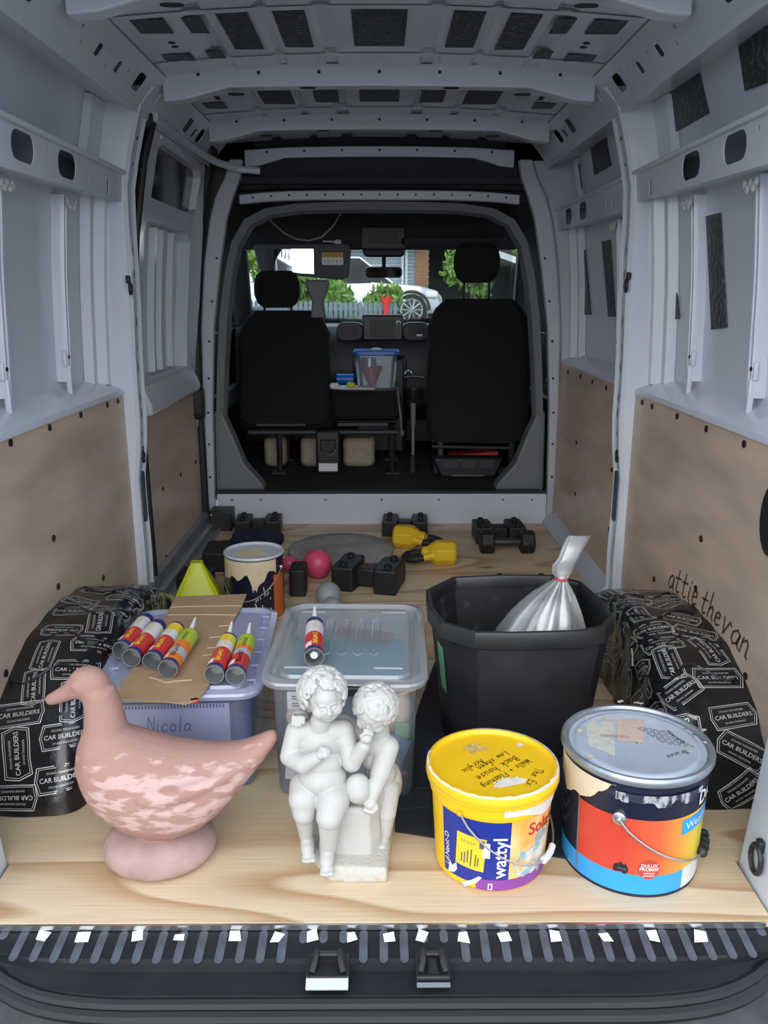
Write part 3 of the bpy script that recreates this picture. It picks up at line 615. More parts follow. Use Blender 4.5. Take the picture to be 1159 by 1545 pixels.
m = MB(); QR = [(1.160,-.066),(1.150,-.078),(1.10,-.10),(1.075,-.13),(1.07,-.36)]; sheet(m, lambda x, k: (x, QR[k][0]+bend(x)*1.05, QR[k][1]), xs, list(range(len(QR)))); m.build('bumper_face', 'bumper_dust', B, smooth=40)
m = MB(); m.prism(rrect(.0155,.072,.0075,4), -.001, .0012); PAD = m.mesh('grip_pad'); PAD.materials.append(MATS['bumper_pad'])
m = MB(); m.prism(rrect(.0155,.028,.0075,4), -.001, .0012); PAD2 = m.mesh('grip_pad'); PAD2.materials.append(MATS['bumper_pad'])
for k in range(-19, 20):
    x = .0376*k+.006
    short = -.145 < x < -.05 or .06 < x < .14 or abs(x) > .70
    o = bpy.data.objects.new('grip_pad', PAD2 if short else PAD); COL.objects.link(o); o.parent = B
    o.location = (x, (1.302 if short else 1.281)+bend(x)*.15, -.0150 if short else -.0172); o.rotation_euler = (math.radians(5), 0, 0)
rr = random.Random(3)
for px in (65,125,206,271,353,418,472,531,587,637,699,762,839,915,986,1056):
    p = at(px, 1413+rr.uniform(-2,2), z=-.013); a, b = rr.uniform(.018,.024), rr.uniform(.014,.026); j = lambda: rr.uniform(-.003,.003)
    m = MB(); q = [(-a/2+j(),-b/2+j()),(a/2+j(),-b/2+j()),(a/2+j(),b/2+j()),(-a/2+j(),b/2+j())]; m.prism(q, 0, .0012)
    o = m.build('tape_piece', 'tape', B, smooth=None, loc=(p.x, p.y, -.0135)); o.rotation_euler = (math.radians(5), 0, rr.uniform(-.3,.3))
for cx, sz in ((495,.078),(653,.062)):
    p = at(cx, 1462, z=-.02); o = thing('door_striker', '', '', (p.x, 1.235, -.03)); o.parent = B
    for k in ('label','category'):
        if k in o: del o[k]
    m = MB(); m.bx(-sz/2,sz/2,-.028,.030,-.012,.014); m.build('striker_recess', 'black', o, bevel=.004)
    m = MB()
    for s in (-1,1): m.tube([(s*sz*.27,.020,.012),(s*sz*.27,.012,.032),(s*sz*.30,-.006,.026),(s*sz*.36,-.018,.016)], .006, 8)
    m.tube([(-sz*.27,.014,.026),(sz*.27,.014,.026)], .005, 8); m.build('striker_hook', 'black_plastic', o)
    if cx < 500: m = MB(); m.box((0,-.032,.006), (sz*.96,.022,.006), (math.radians(28),0,0)); m.build('striker_plate', mat('striker_white', (.50,.54,.60), .4), o, bevel=.001)
    else: m = MB(); m.box((0,-.033,.002), (sz*.96,.008,.006), (math.radians(28),0,0)); m.build('striker_plate', 'grey_trim', o, bevel=.001); m = MB(); m.tube([(0,0,.018),(0,-.022,.014)], .011, 10); m.build('striker_button', 'black_plastic', o)
tie_ring('tie_down_ring', 'black lashing ring on the white rear corner beside the paint tin', at(1146,1288,x=.752), 1, .030, .0055)
m = MB(); m.tube([(-.004,0,0),(.004,0,0)], 1, 20); c = at(1166,785,x=.893); m.v = [(c.x+x, c.y+y*.055, c.z+z*.085) for x, y, z in m.v]; m.build('lamp_access_cover', 'black_rubber', WR)
# ================================================================ CAB
CB = thing('trim_2', 'dark cab interior: floor, doors, headliner and pillars', 'cab', kind='structure')
m = MB(); m.bx(-.95,.95,4.19,5.75,.12,.165); m.build('cab_floor', 'carpet', CB, smooth=None)
m = MB(); m.bx(-1.0,1.0,5.72,5.80,.1,.97); m.build('firewall', 'black_plastic', CB, smooth=None)
for s in (-1,1):
    nm = 'cab_door'; pi_ = .085 if s < 0 else .05
    m = MB(); m.bx(s*.93,s*1.0,4.19,5.75,.1,.95); m.build(nm, 'black_plastic', CB, smooth=None, bevel=.01)
    m = MB(); m.bx(s*.88,s*.93,4.35,5.4,.50,.62); m.build('door_armrest', 'dark_plastic', CB, bevel=.015)
    m = MB(); m.prism([(4.80,.95),(4.80,1.48),(5.12,1.50),(5.58,.98),(5.58,.95)], s*.945, s*.95, 'x'); m.build('side_window', 'screen_glass', CB, smooth=None)
    m = MB(); m.loft([[(s*.97,y,.95),(s*.90,y,.95),(s*.80,y,1.56),(s*.88,y,1.56)] for y in (4.19,4.80)]); m.build('cab_pillar', 'dark_plastic', CB, smooth=None, bevel=.01)
    m = MB(); m.loft([[(s*(.935-.06*t)+a,5.68-.56*t+b,.95+.60*t) for a, b in ((-s*pi_,-.04),(s*.05,-.04),(s*.05,.05),(-s*pi_,.05))] for t in (0,.5,1)]); m.build('windscreen_pillar', 'dark_plastic', CB, smooth=None, bevel=.01)
    m = MB(); m.loft([[(s*.80,y,1.50),(s*.98,y,1.47),(s*.98,y,1.60),(s*.70,y,1.62)] for y in (4.19,5.2)]); m.build('door_header', 'headliner', CB, smooth=None)
m = MB(); sheet(m, lambda x, y: (x, y, 1.615+.03*(1-(x/.9)**2) - max(0,(y-4.9))*.18), fr(-.9,.9,8), [4.19,4.6,4.9,5.1,5.22]); m.build('headliner', 'headliner', CB)
m = MB(); m.bx(-1.0,1.0,4.2,5.2,1.66,1.69); m.build('cab_roof', 'headliner', CB, smooth=None)
# overhead shelf front with console
m = MB(); m.prism([(-.80,1.405),(.80,1.405),(.84,1.46),(.84,1.66),(-.84,1.66),(-.84,1.46)], 5.02, 5.10, 'y'); m.build('overhead_shelf', 'headliner', CB, smooth=None, bevel=.015)
m = MB(); m.bx(-.11,.15,4.97,5.03,1.40,1.53); m.build('overhead_console', 'dark_plastic', CB, bevel=.012)
m = MB(); m.bx(-.065,.105,4.962,4.972,1.435,1.49); m.build('console_pocket', 'black', CB, smooth=None)
WN = MB(); WN.prism([(-.86,0),(.86,0),(.80,1),(-.80,1)], -.002, .002, 'z')
WN.v = [(x, 5.70-.54*y-z, .965+.60*y) for x, y, z in WN.v]
wsn = WN.build('window_1', 'screen_glass', None, smooth=None); tag(wsn, 'clear raked windscreen above the dashboard', 'window', kind='structure')
# dashboard
DB = thing('dashboard', 'black dashboard with centre screen and oval air vents', 'dashboard', (0,5.3,.165))
m = MB(); m.loft([[(x, y, z) for y, z in ((-.02,.30),(-.05,.50),(-.03,.66),(.02,.74),(.10,.79),(.43,.80),(.43,.20),(.2,.18))] for x in (-.92,.92)]); m.build('dash_body', 'dark_plastic', DB, smooth=30, bevel=.02)
m = MB(); m.bx(-.17,.17,-.09,.1,0,.62); m.build('centre_stack', 'black_plastic', DB, bevel=.03)
m = MB(); m.bx(-.108,.146,-.085,.0,.71,.868); m.build('screen_housing', 'black_plastic', DB, bevel=.012)
m = MB(); m.bx(-.062,.090,-.0885,-.084,.728,.838); m.build('screen_glass', 'screen', DB, smooth=None)
for cx in (-.185, .225):
    m = MB(); m.prism(rrect(.17,.115,.05,6,cx,.765), -.085, .02, 'y'); v_ = m.build('air_vent', 'dark_plastic', DB, bevel=.01)
    m = MB(); m.prism(rrect(.105,.07,.022,5,cx,.765), -.088, -.083, 'y'); m.build('vent_mouth', 'black', v_)
m = MB(); m.tube([(.115+.011*math.cos(a*PI/6),-.09,.82+.011*math.sin(a*PI/6)) for a in range(12)], .002, 6, True); m.build('volume_knob', 'alloy', DB)
m = MB(); m.box((.245,-.0885,.745), (.035,.002,.012)); m.build('hazard_switch', 'white_print', DB, smooth=None)
m = MB(); m.lathe([(.035,0),(.055,.0),(.062,.06),(.058,.06),(.052,.012),(.0,.012)], 20, (.21,-.13,.36)); m.build('cup_holder', 'black_plastic', DB)
m = MB(); m.tube([(.15,-.15,.49),(.20,-.16,.50),(.27,-.15,.49)], .007, 8); m.tube([(.175+.02*math.cos(a*PI/8),-.16,.515+.02*math.sin(a*PI/8)) for a in range(9)], .005, 6); m.build('gear_trim', 'alloy', DB)
# seats
def seat_back(mb, x0, x1, z0, z1, y, th=.12, lean=.10):
    rings = []
    for t in (0,.06,.2,.5,.8,.93,1):
        z = z0+(z1-z0)*t; ins = .03*(1-math.sin(min(1,t/.08)*PI/2)) + (.10*((t-.8)/.2)**2 if t > .8 else 0); yy = y+lean*t
        tt = th*(1-.35*t)
        pr = rrect(x1-x0-2*ins, tt, min(.045,tt*.45), 4, (x0+x1)/2, yy); rings.append([(a, b, z) for a, b in pr])
    mb.loft(rings); return mb
def headrest(mb, cx, cy, z0, z1, w_):
    rings = []
    for t, k in ((0,.62),(.12,.86),(.35,1),(.65,1),(.88,.9),(1,.66)):
        rings.append([(a, b, z0+(z1-z0)*t) for a, b in rrect(w_*k, .10*(.7+.3*k), .04, 5, cx, cy)])
    mb.loft(rings); return mb
PS = thing('passenger_bench', 'black fabric double passenger bench with folded middle seat and tubular frame', 'seat', (0,4.70,.165))
o = lambda *a: a
m = MB(); seat_back(m, -.80,-.28, .28,.90, .02); m.build('seat_back', 'seat_fabric', PS, bevel=0)
m = MB(); m.prism(rrect(.54,.46,.05,4,-.54,.26), .24, .36); m.build('seat_cushion', 'seat_fabric', PS, bevel=.02)
hd = headrest(MB(), -.577,.12,.915,1.115,.255).build('headrest', 'seat_fabric', PS, bevel=0)
m = MB()
for x in (-.65,-.50): m = MB(); m.tube([(x,.12,.85),(x,.12,.95)], .007, 8); m.build('headrest_post', 'black_plastic', hd)
m = MB(); m.prism([(-.345,.86),(-.325,.99),(-.405,1.045),(-.41,1.085),(-.275,1.085),(-.28,1.045),(-.315,.99),(-.295,.86)][::1] if False else [(-.385,.86),(-.375,.95),(-.41,1.03),(-.408,1.065),(-.282,1.065),(-.28,1.03),(-.312,.95),(-.30,.86)], .03, .10, 'y'); m.build('belt_guide', 'grey_trim', PS, bevel=.01)
m = MB(); m.prism(rrect(.40,.50,.05,4,-.075,.24), .30, .455); m.build('folded_middle_back', 'seat_fabric', PS, bevel=.02)
m = MB(); m.prism(rrect(.37,.40,.04,4,-.075,.22), .455, .468); m.build('table_top', 'black_plastic', PS, bevel=.004)
m = MB(); m.tube([(-.74,-.06,.235),(.10,-.06,.235)], .016, 10); m.build('frame_bar', 'dark_plastic', PS)
m = MB(); m.tube([(-.74,.35,.235),(.10,.35,.235)], .016, 10); m.build('frame_bar', 'black_plastic', PS)
for x in (-.57,.07):
    for y in (-.06,.35):
        m = MB(); m.tube([(x,y,.235),(x,y,.0)], .017, 8); m.bx(x-.04,x+.04,y-.04,y+.04,0,.012); m.build('frame_leg', 'black_plastic', PS)
for x0, x1 in ((-.70,-.42),(-.24,.05)):
    m = MB(); m.bx(x0,x1,-.035,-.02,.265,.285); m.build('slat', 'dark_plastic', PS, bevel=.003)
m = MB(); m.bx(-.36,-.225,-.10,-.05,.0,.25); bp = m.build('belt_anchor', 'black_plastic', PS, bevel=.012)
m = MB(); m.bx(-.345,-.24,-.106,-.10,.02,.065); m.build('anchor_label', 'white_print', bp, smooth=None)
m = MB(); m.tube([(-.295+.045*math.cos(a),-.104,.145+.035*math.sin(a)) for a in fr(PI,2*PI,8)], .005, 6); m.build('belt_loop', 'alloy', bp)
m = MB(); m.bx(-.335,-.25,-.112,-.10,.13,.20); m.build('buckle', 'black', bp, bevel=.01)
DS = thing('driver_seat', 'black fabric driver seat with tall headrest on two posts', 'seat', (0,4.58,.165))
m = MB(); seat_back(m, .262,.83, .20,.965, .02, .14); m.build('seat_back', 'seat_fabric', DS)
m = MB(); m.prism(rrect(.50,.48,.05,4,.545,.28), .25, .39); m.build('seat_cushion', 'seat_fabric', DS, bevel=.02)
hd = headrest(MB(), .53,.13,1.05,1.255,.25).build('headrest', 'seat_fabric', DS)
for x in (.462,.60):
    m = MB(); m.tube([(x,.13,.93),(x,.13,1.09)], .007, 8); m.ell((x,.12,.955), (.02,.02,.02), n=10, m=6); m.build('headrest_post', 'black_plastic', hd)
m = MB(); m.bx(.30,.78,.0,.45,.0,.05); m.bx(.32,.36,.0,.45,.05,.25); m.bx(.72,.76,.0,.45,.05,.25); m.build('seat_base', 'black_plastic', DS, bevel=.01)
for z in (.20,.165): 
    m = MB(); m.tube([(.29,-.01,z),(.74,-.01,z-.01)], .009, 8); m.build('seat_rail', 'dark_plastic', DS)
m = MB(); m.bx(.47,.55,-.022,-.016,.205,.217); m.build('rail_latch', 'alloy', DS, smooth=None)
# things around the seats
t = bpy.data.objects.new('drawer', None); COL.objects.link(t); t.parent = DS; t.location = (.49,-.08,0)
m = MB(); m.prism([(-.20,.115),(.20,.115),(.155,0),(-.155,0)], .0,.09,'y'); m.build('drawer_front', 'black_plastic', t, bevel=.015)
for x in (-.10,0,.10): m = MB(); m.bx(x-.042,x+.042,-.004,.0,.055,.105); m.build('front_groove', 'dark_plastic', t, bevel=.003)
m = MB(); m.bx(-.09,.09,-.004,0,.012,.018); m.build('pull_strip', 'grey_trim', t, smooth=None)
t = thing('red_pouch', 'dusty red folded pouch tucked under the driver seat', 'pouch', (.53,4.68,.215))
m = MB(); m.box((0,0,.045), (.29,.14,.045), (0,math.radians(-5),0)); m.build('pouch_body', 'dusty_red', t, bevel=.015); m = MB(); m.box((.02,-.072,.058), (.24,.006,.012), (0,math.radians(-5),0)); m.build('pouch_flap', 'dusty_red', t, bevel=.003)
for i, (x0, x1, lb) in enumerate(((-.685,-.555,'narrow beige felt bundle under the bench beside the seat leg'),(-.47,-.34,'beige felt bundle under the bench left of the belt anchor'),(-.22,-.03,'wide beige felt bundle under the bench right of the belt anchor'))):
    m = MB(); m.prism(rrect(x1-x0,.16,.05,5), 0, .17); o = m.build('felt_bundle', 'beige_felt', None, bevel=.025, loc=((x0+x1)/2,4.88,.166)); tag(o, lb, 'bundle', 'felt bundles under the bench')
t = thing('hand_brake', 'grey hand brake lever with black boot between the seats', 'lever', (.19,4.68,.165))
m = MB(); m.tube([(0,0,0),(0,0,.14),(0,.02,.30)], [.012,.009,.009], 8); m.build('lever_rod', 'dirty_metal', t); m = MB(); m.tube([(0,.018,.26),(0,.028,.39)], [.014,.016], 10); m.build('grip', 'grey_trim', t); m = MB(); m.lathe([(.035,0),(.022,.05),(.014,.10)], 12, cap0=True); m.build('boot', 'black_rubber', t)
m = MB(); m.tube([(.10,4.66,.63),(.105,4.62,.58),(.115,4.60,.50),(.12,4.60,.44),(.125,4.61,.40)], .006, 6); m.ell((.125,4.61,.40), (.012,.012,.02), n=8, m=6); tag(m.build('charging_cable', 'grey_trim', None), 'thin grey cable hanging off the folded middle seat', 'cable')
# table-top clutter
Tz = .165+.468
t = thing('food_container', 'clear plastic container with blue lid on the folded middle seat', 'container', (-.02,4.86,Tz))
rings = lambda a, b, r: [(p[0], p[1]) for p in rrect(a, b, r, 4)]
m = MB(); m.loft([[(p[0], p[1], .002) for p in rrect(.215,.15,.03,4)], [(p[0], p[1], .185) for p in rrect(.245,.17,.03,4)]], caps=False); m.f.append(tuple(range(len(rrect(1,1,.1,4))))); m.build('container_body', 'small_box', t)
m = MB(); m.prism(rrect(.265,.19,.035,5), .183, .212); ld = m.build('container_lid', 'blue_lid', t, bevel=.006); m = MB(); m.ell((0,0,.215), (.03,.02,.008), n=12, m=6); m.build('lid_tab', 'white_plastic', ld)
m = MB(); m.lathe([(.04,0),(.04,.05),(.036,.05)], 18, cap0=True, cap1=True); o = m.build('metal_ring_tin', 'alloy', None, loc=(-.06,4.87,Tz+.115)); tag(o, 'small silver metal tin inside the blue-lidded container', 'tin')
m = MB(); m.tube([(0,0,0),(0,0,.11)], [.018,.062], 14); o = m.build('pink_cup', 'hot_pink', None, loc=(-.045,4.87,Tz+.004)); tag(o, 'hot pink cone-shaped cup inside the blue-lidded container', 'cup')
m = MB(); m.prism([(-.12,-.07),(.12,-.09),(.13,.08),(-.10,.09)], 0, .006); o = m.build('paper_sheet', 'paper', None, bevel=.001, loc=(-.15,4.78,Tz+.001)); tag(o, 'white paper pad on the folded middle seat under the lime ball', 'paper')
m = MB(); m.ell((0,0,.017), (.026,.022,.017)); o = m.build('lime_ball', 'lime', None, loc=(-.165,4.74,Tz+.006)); tag(o, 'small lime green ball on the white paper pad', 'ball')
m = MB(); m.tube([(-.05,0,.035),(.05,0,.035)], .032, 12); o = m.build('blue_roll', 'blue_lid', None, loc=(-.205,4.95,Tz)); tag(o, 'deep blue roll behind the paper pad on the middle seat', 'roll')
m = MB()
for i in range(6): m.ell((random.uniform(-.02,.02), random.uniform(-.02,.02), .02), (.018,.016,.018), n=8, m=6)
o = m.build('crumpled_tissue', 'paper', None, remesh=.004, loc=(-.25,4.72,Tz)); tag(o, 'crumpled white tissue at the edge of the folded middle seat', 'tissue')
# visors, mirror, cord
t = thing('sun_visor', 'lowered grey sun visor with vanity mirror and warning sticker', 'sun visor', (-.425,5.0,1.36))
P0, P1 = at(392,372,y=5.0), at(535,415,y=5.0)
m = MB(); m.prism([(-.285,.075),(-.30,.055),(-.275,-.065),(-.25,-.085),(.20,-.125),(.245,-.11),(.262,.055),(.24,.075)], -.012,.012,'y'); m.build('visor_panel', 'visor', t, bevel=.008)
m = MB(); m.prism([(-.185,.045),(.045,.045),(.045,-.092),(-.185,-.080)], -.0145,-.0115,'y'); m.build('vanity_mirror', 'mirror', t, smooth=None)
m = MB(); m.prism([(-.225,.045),(-.195,.045),(-.195,-.075),(-.225,-.07)], -.018,-.011,'y'); m.build('mirror_cover', 'dark_plastic', t, smooth=None, bevel=.003)
m = MB(); m.bx(.092,.215,-.0142,-.0125,.0,.026); m.build('warning_sticker', 'warn_orange', t, smooth=None)
m = MB(); m.bx(.092,.215,-.0142,-.0125,-.042,-.001); m.build('warning_sticker', 'white_print', t, smooth=None)
m = MB(); put2d(m, text2d('WARNING', .018), lambda a, b: (.118+a, -.0147, .007+b)); put2d(m, text2d('!', .02, .01), lambda a, b: (.105+a, -.0147, .006+b)); put2d(m, text2d('V O T X V', .024), lambda a, b: (.102+a, -.0147, -.030+b)); m.build('sticker_print', 'ink_soft', t, smooth=None)
m = MB(); m.ell((.185,.0,.083), (.022,.012,.016)); m.tube([(.10,0,.088),(.17,0,.085)], .005, 6); m.build('visor_hook', 'white_plastic', t)
t = thing('sun_visor', 'folded dark sun visor above the driver seat', 'sun visor', (.41,5.0,1.445))
m = MB(); m.prism(rrect(.59,.05,.022,5), -.03,.03,'y'); m.build('visor_panel', 'headliner', t, bevel=.008); m = MB(); m.tube([(.28,0,.0),(.33,0,.03)], .007, 8); m.build('visor_pivot', 'dark_plastic', t)
t = thing('rear_view_mirror', 'black rear view mirror hanging under its sensor housing', 'mirror', (.025,5.10,1.28)); mg = t; t.rotation_euler = (math.radians(13),0,0)
m = MB(); m.prism(rrect(.215,.062,.022,5), -.012,.02,'y'); m.build('mirror_shell', 'black_plastic', t, bevel=.006); m = MB(); m.prism(rrect(.195,.046,.016,5), -.0145,-.0115,'y'); m.build('mirror_glass', 'mirror_dark_reflection', t) if 'mirror_dark_reflection' in MATS else m.build('mirror_glass', mat('mirror_dark_reflection', (.10,.11,.13), .05, metal=1), t)  # dark cabin reflection put into the mirror glass colour
m = MB(); m.tube([(0,.01,.03),(0,.02,.12)], .012, 8); m.build('mirror_stem', 'black_plastic', t); m = MB(); m.prism(rrect(.25,.095,.035,5,0,.135), -.02,.07,'y'); m.build('sensor_housing', 'black_plastic', t, bevel=.015)
pts = [at(397,318,y=4.6), at(410,335,y=4.6), at(428,351,y=4.6), at(447,361,y=4.6), at(466,363,y=4.6), at(485,358,y=4.6), at(502,342,y=4.6), at(514,322,y=4.6), at(519,309,y=4.6)]
m = MB(); m.tube(pts, .0045, 6); tag(m.build('hanging_cord', 'cord', None), 'thin pale cord looping down from the cab headliner', 'cord')
# ================================================================ OUTSIDE, seen through the windscreen
def zg(y): return -.60 if y < 7 else -.60+(min(y,19)-7)*.088
G = thing('ground', 'sloping street and verge in front of and under the van', 'ground', kind='structure')
m = MB(); sheet(m, lambda x, y: (x, y, zg(y)), fr(-40,40,8), [-40,-10,0,3,7,10,13]); m.build('road', 'asphalt', G)
m = MB(); sheet(m, lambda x, y: (x, y, zg(y)), fr(-40,40,8), [13,15,17,19,40,60]); m.build('verge', 'lawn', G)
FN = thing('picket_fence', 'grey-blue picket fence along the front garden with a red ribbon tied on', 'fence', (0,16.5,zg(16.5)))
m = MB(); m.prism([(-.035,0),(.035,0),(.035,.80),(0,.84),(-.035,.80)], -.01,.01,'y'); PK = m.mesh('picket'); PK.materials.append(MATS['picket'])
for i in range(38):
    o = bpy.data.objects.new('picket', PK); COL.objects.link(o); o.parent = FN; o.location = (-3.25+.096*i, 0, random.uniform(-.01,.01)-.0015*i)
for z in (.2,.62):
    m = MB(); m.bx(-3.4,.36,.012,.05,z,z+.07); m.build('fence_rail', 'picket', FN, smooth=None)
m = MB()
for k in range(5):
    a = k*1.2; m.tube([(.13,-.03,.80),(.13+.10*math.cos(a),-.07,.86+.06*math.sin(a)),(.13+.02*math.cos(a+1),-.05,.75),(.10+.03*k*.6-.05,-.05,.36-.05*(k%2))], [.02,.035,.03,.03], 6)
o = m.build('red_ribbon', 'ribbon_red', None, loc=(0,16.46,zg(16.5)-.02)); tag(o, 'red ribbon bow tied on the picket fence', 'ribbon')
def leaves(n, c, r, seed, sz=.10):
    rn = random.Random(seed); mb = MB(); cl = [(Vector((rn.uniform(-1,1), rn.uniform(-1,1), rn.uniform(-1,1))), rn.uniform(.3,.55)) for _ in range(16)]
    for i in range(n):
        q, cr = cl[i % 16]; d = Vector((rn.gauss(0,1), rn.gauss(0,1), rn.gauss(0,1))).normalized()*rn.uniform(.55,1)*cr
        p = q*.62+d; p = Vector((c[0]+p.x*r[0], c[1]+p.y*r[1], c[2]+p.z*r[2]))
        M = Matrix.Translation(p) @ Euler((rn.uniform(0,6),rn.uniform(0,6),rn.uniform(0,6))).to_matrix().to_4x4(); s = sz*rn.uniform(.6,1.3)
        mb.add([(-s,0,0),(0,-s*.45,s*.1),(s,0,0),(0,s*.45,s*.1)], [(0,1,2,3)], M)
    return mb
def bush(name, label, x, y, h, r, n, seed, mt='leaf', sz=.10, cat='bush', trunk=.5):
    t = thing(name, label, cat, (x, y, zg(y)))
    o = leaves(n, (0,0,h-r[2]), r, seed, sz).build('foliage', mt, t, smooth=None); o['kind'] = 'stuff'
    m = MB(); m.tube([(0,0,0),(.05,0,h*.4),(0,.05,h-r[2])], [.10,.08,.05], 8); m.build('trunk', 'bark', t)
bush('garden_shrub', 'leafy green shrub rising behind the picket fence beside the house', -1.25, 17.7, 1.40, (.8,.5,.6), 2600, 1)
bush('garden_shrub', 'low leafy shrub at the fence end in front of the silver car', .05, 17.6, 1.10, (.42,.4,.4), 1000, 2, 'leaf')
bush('garden_tree', 'tall light green tree left of the house', -4.6, 20, 6.2, (1.8,1.2,2.9), 5200, 3, 'leaf_light', .15, 'tree')
bush('garden_tree', 'green tree with low crown left of the shrub', -2.9, 23, 3.6, (1.2,1.0,1.5), 3200, 4, 'leaf_light', .12, 'tree')
bush('garden_tree', 'dark leafy tree beside the brick pier under the gable', 2.5, 23.3, 2.3, (.8,.6,.8), 1600, 5, 'leaf', .11, 'tree')
bush('garden_tree', 'light green tree right of the carport', 4.5, 21, 5.2, (1.5,1.1,2.5), 4800, 6, 'leaf_light', .13, 'tree')
bush('garden_tree', 'big leafy tree rising behind the gable roof', 5.2, 36, 8.0, (3.5,2,3.2), 5200, 8, 'leaf_light', .26, 'tree')
bush('garden_tree', 'big green tree standing behind the house roof', -4.6, 38, 8.5, (4,2,3.4), 5600, 9, 'leaf', .26, 'tree')
HS = thing('weatherboard_house', 'blue-grey weatherboard house with brick pier and dark carport', 'house', (0,26,zg(26)))
HS.location.z = .30; HS.location.x = -.30
m = MB()
for k in range(26): m.bx(-3.2,1.35,-.0-.012*(k%1),.05,.05+.105*k,.15+.105*k); m.box((-.9,-.01,.06+.105*k), (4.5,.02,.02))
wb = m.build('weatherboard_wall', 'weatherboard', HS, smooth=None)
m = MB(); m.bx(-.55,.55,-.06,-.0,.85,1.75); wf = m.build('window_frame', 'white_trim', HS, smooth=None); m = MB(); m.bx(-.47,.47,-.075,-.055,.93,1.67); m.build('window_pane', 'screen', wf, smooth=None); m = MB(); m.bx(-.02,.02,-.085,-.05,.9,1.7); m.build('glazing_bar', 'white_trim', wf, smooth=None)
for x in (.98,1.10): m = MB(); m.bx(x-.035,x+.035,-.25,-.18,0,2.35); m.build('verandah_post', 'white_trim', HS, smooth=None)
bp = thing('brick_pier', '', '', (1.55,-.1,0)); bp.parent = HS
for k in ('label','category'):
    if k in bp: del bp[k]
m = MB(); m.bx(-.20,.20,-.2,.2,0,2.3); m.build('mortar_core', 'roof_grey', bp, smooth=None)
m = MB(); m.box((0,0,0), (.195,.02,.075)); BK = m.mesh('brick'); BK.materials.append(MATS['brick'])
for r_ in range(26):
    for c_ in range(2):
        o = bpy.data.objects.new('brick', BK); COL.objects.link(o); o.parent = bp; o.location = (-.105+.21*c_+(.03 if r_%2 else -.03)*.5, -.208, .05+.088*r_)
m = MB(); m.bx(-3.4,1.9,-.9,-.8,2.25,2.45); m.build('gutter', 'white_trim', HS, smooth=None)
m = MB(); m.prism([(-3.6,2.42),(1.2,2.42),(1.5,2.62),(-3.0,3.9),(-3.6,3.9)], -.85,3,'y'); m.build('roof', 'roof_grey', HS, smooth=None)
m = MB(); a, b = Vector((1.3,-.6,2.75)), Vector((4.3,-.6,1.75)); 
m.loft([[a+Vector((0,y,z)) for y, z in ((0,0),(0,.18),(3,.18),(3,0))], [b+Vector((0,y,z)) for y, z in ((0,0),(0,.18),(3,.18),(3,0))]]); m.build('carport_roof', 'white_trim', HS, smooth=None)
m = MB(); m.bx(1.8,5.2,2.2,2.3,0,2.3); m.bx(4.4,4.5,-.5,2.3,0,1.8); m.build('carport_wall', 'carport_dark', HS, smooth=None)  # shade inside the carport put into the near-black wall colour
m = MB(); m.bx(3.05,3.13,-.5,-.42,0,2.2); m.build('carport_post', 'carport_dark', HS, smooth=None)
# silver car behind the fence
CR = thing('parked_car', 'silver car parked nose out behind the fence, spoked alloy wheel showing', 'car', (.27,20.2,zg(20.2)))
def car_ring(x, w_, zb, zt): return [(x,-w_/2,zb),(x,-w_/2-.02,(zb+zt)/2),(x,-w_/2+.08,zt-.02),(x,-w_/2+.2,zt),(x,w_/2-.2,zt),(x,w_/2-.08,zt-.02),(x,w_/2+.02,(zb+zt)/2),(x,w_/2,zb)]
m = MB(); m.loft([car_ring(*q) for q in ((-3.3,1.5,.35,.85),(-3.2,1.75,.28,.98),(-2.2,1.8,.25,1.02),(-.6,1.8,.25,1.0),(.1,1.8,.25,.94),(.6,1.78,.26,.90),(1.0,1.68,.30,.80),(1.15,1.45,.36,.66))]); m.build('body', 'car_silver', CR, smooth=50)
m = MB(); m.loft([[(x,-w_/2,.95),(x2,-w_/2+.15,1.50),(x2,w_/2-.15,1.50),(x,w_/2,.95)] for x, x2, w_ in ((-3.0,-2.7,1.6),(-2.0,-2.0,1.7),(-.9,-1.0,1.7),(.0,-.75,1.6))]); m.build('cabin', 'screen', CR, smooth=30)
m = MB(); m.tube([(.02,-.80,.95),(-.72,-.66,1.50),(-2.6,-.66,1.52)], .03, 8); m.tube([(-1.3,-.82,.95),(-1.3,-.66,1.5)], .03, 8); m.build('roof_pillar', 'car_silver', CR)
m = MB(); m.bx(.75,1.05,-.90,-.55,.62,.78); m.build('headlight', 'white_plastic', CR, bevel=.05)
for x in (.45,-2.45):
    m = MB(); m.tube([(x,-.80,.36),(x,-.915,.36)], .36, 24); wh = m.build('tyre', 'tyre', CR)
    m = MB(); m.tube([(x+.24*math.cos(2*PI*i/24),-.92,.36+.24*math.sin(2*PI*i/24)) for i in range(24)], .022, 6, True); m.ell((x,-.915,.36), (.06,.02,.06), n=12, m=6)
    for k in range(10): a = 2*PI*k/10; m.tube([(x,-.92,.36),(x+.24*math.cos(a),-.92,.36+.24*math.sin(a))], [.02,.026], 6)
    m.build('alloy_wheel', 'alloy', wh); m = MB(); m.tube([(x,-.90,.36),(x,-.917,.36)], .23, 20); m.build('brake_disc', 'dark_plastic', wh)
    m = MB(); m.tube([(x+.41*math.cos(a),-.885,.36+.41*math.sin(a)) for a in fr(0,PI,14)], .035, 6); m.build('wheel_arch', 'dark_plastic', CR)
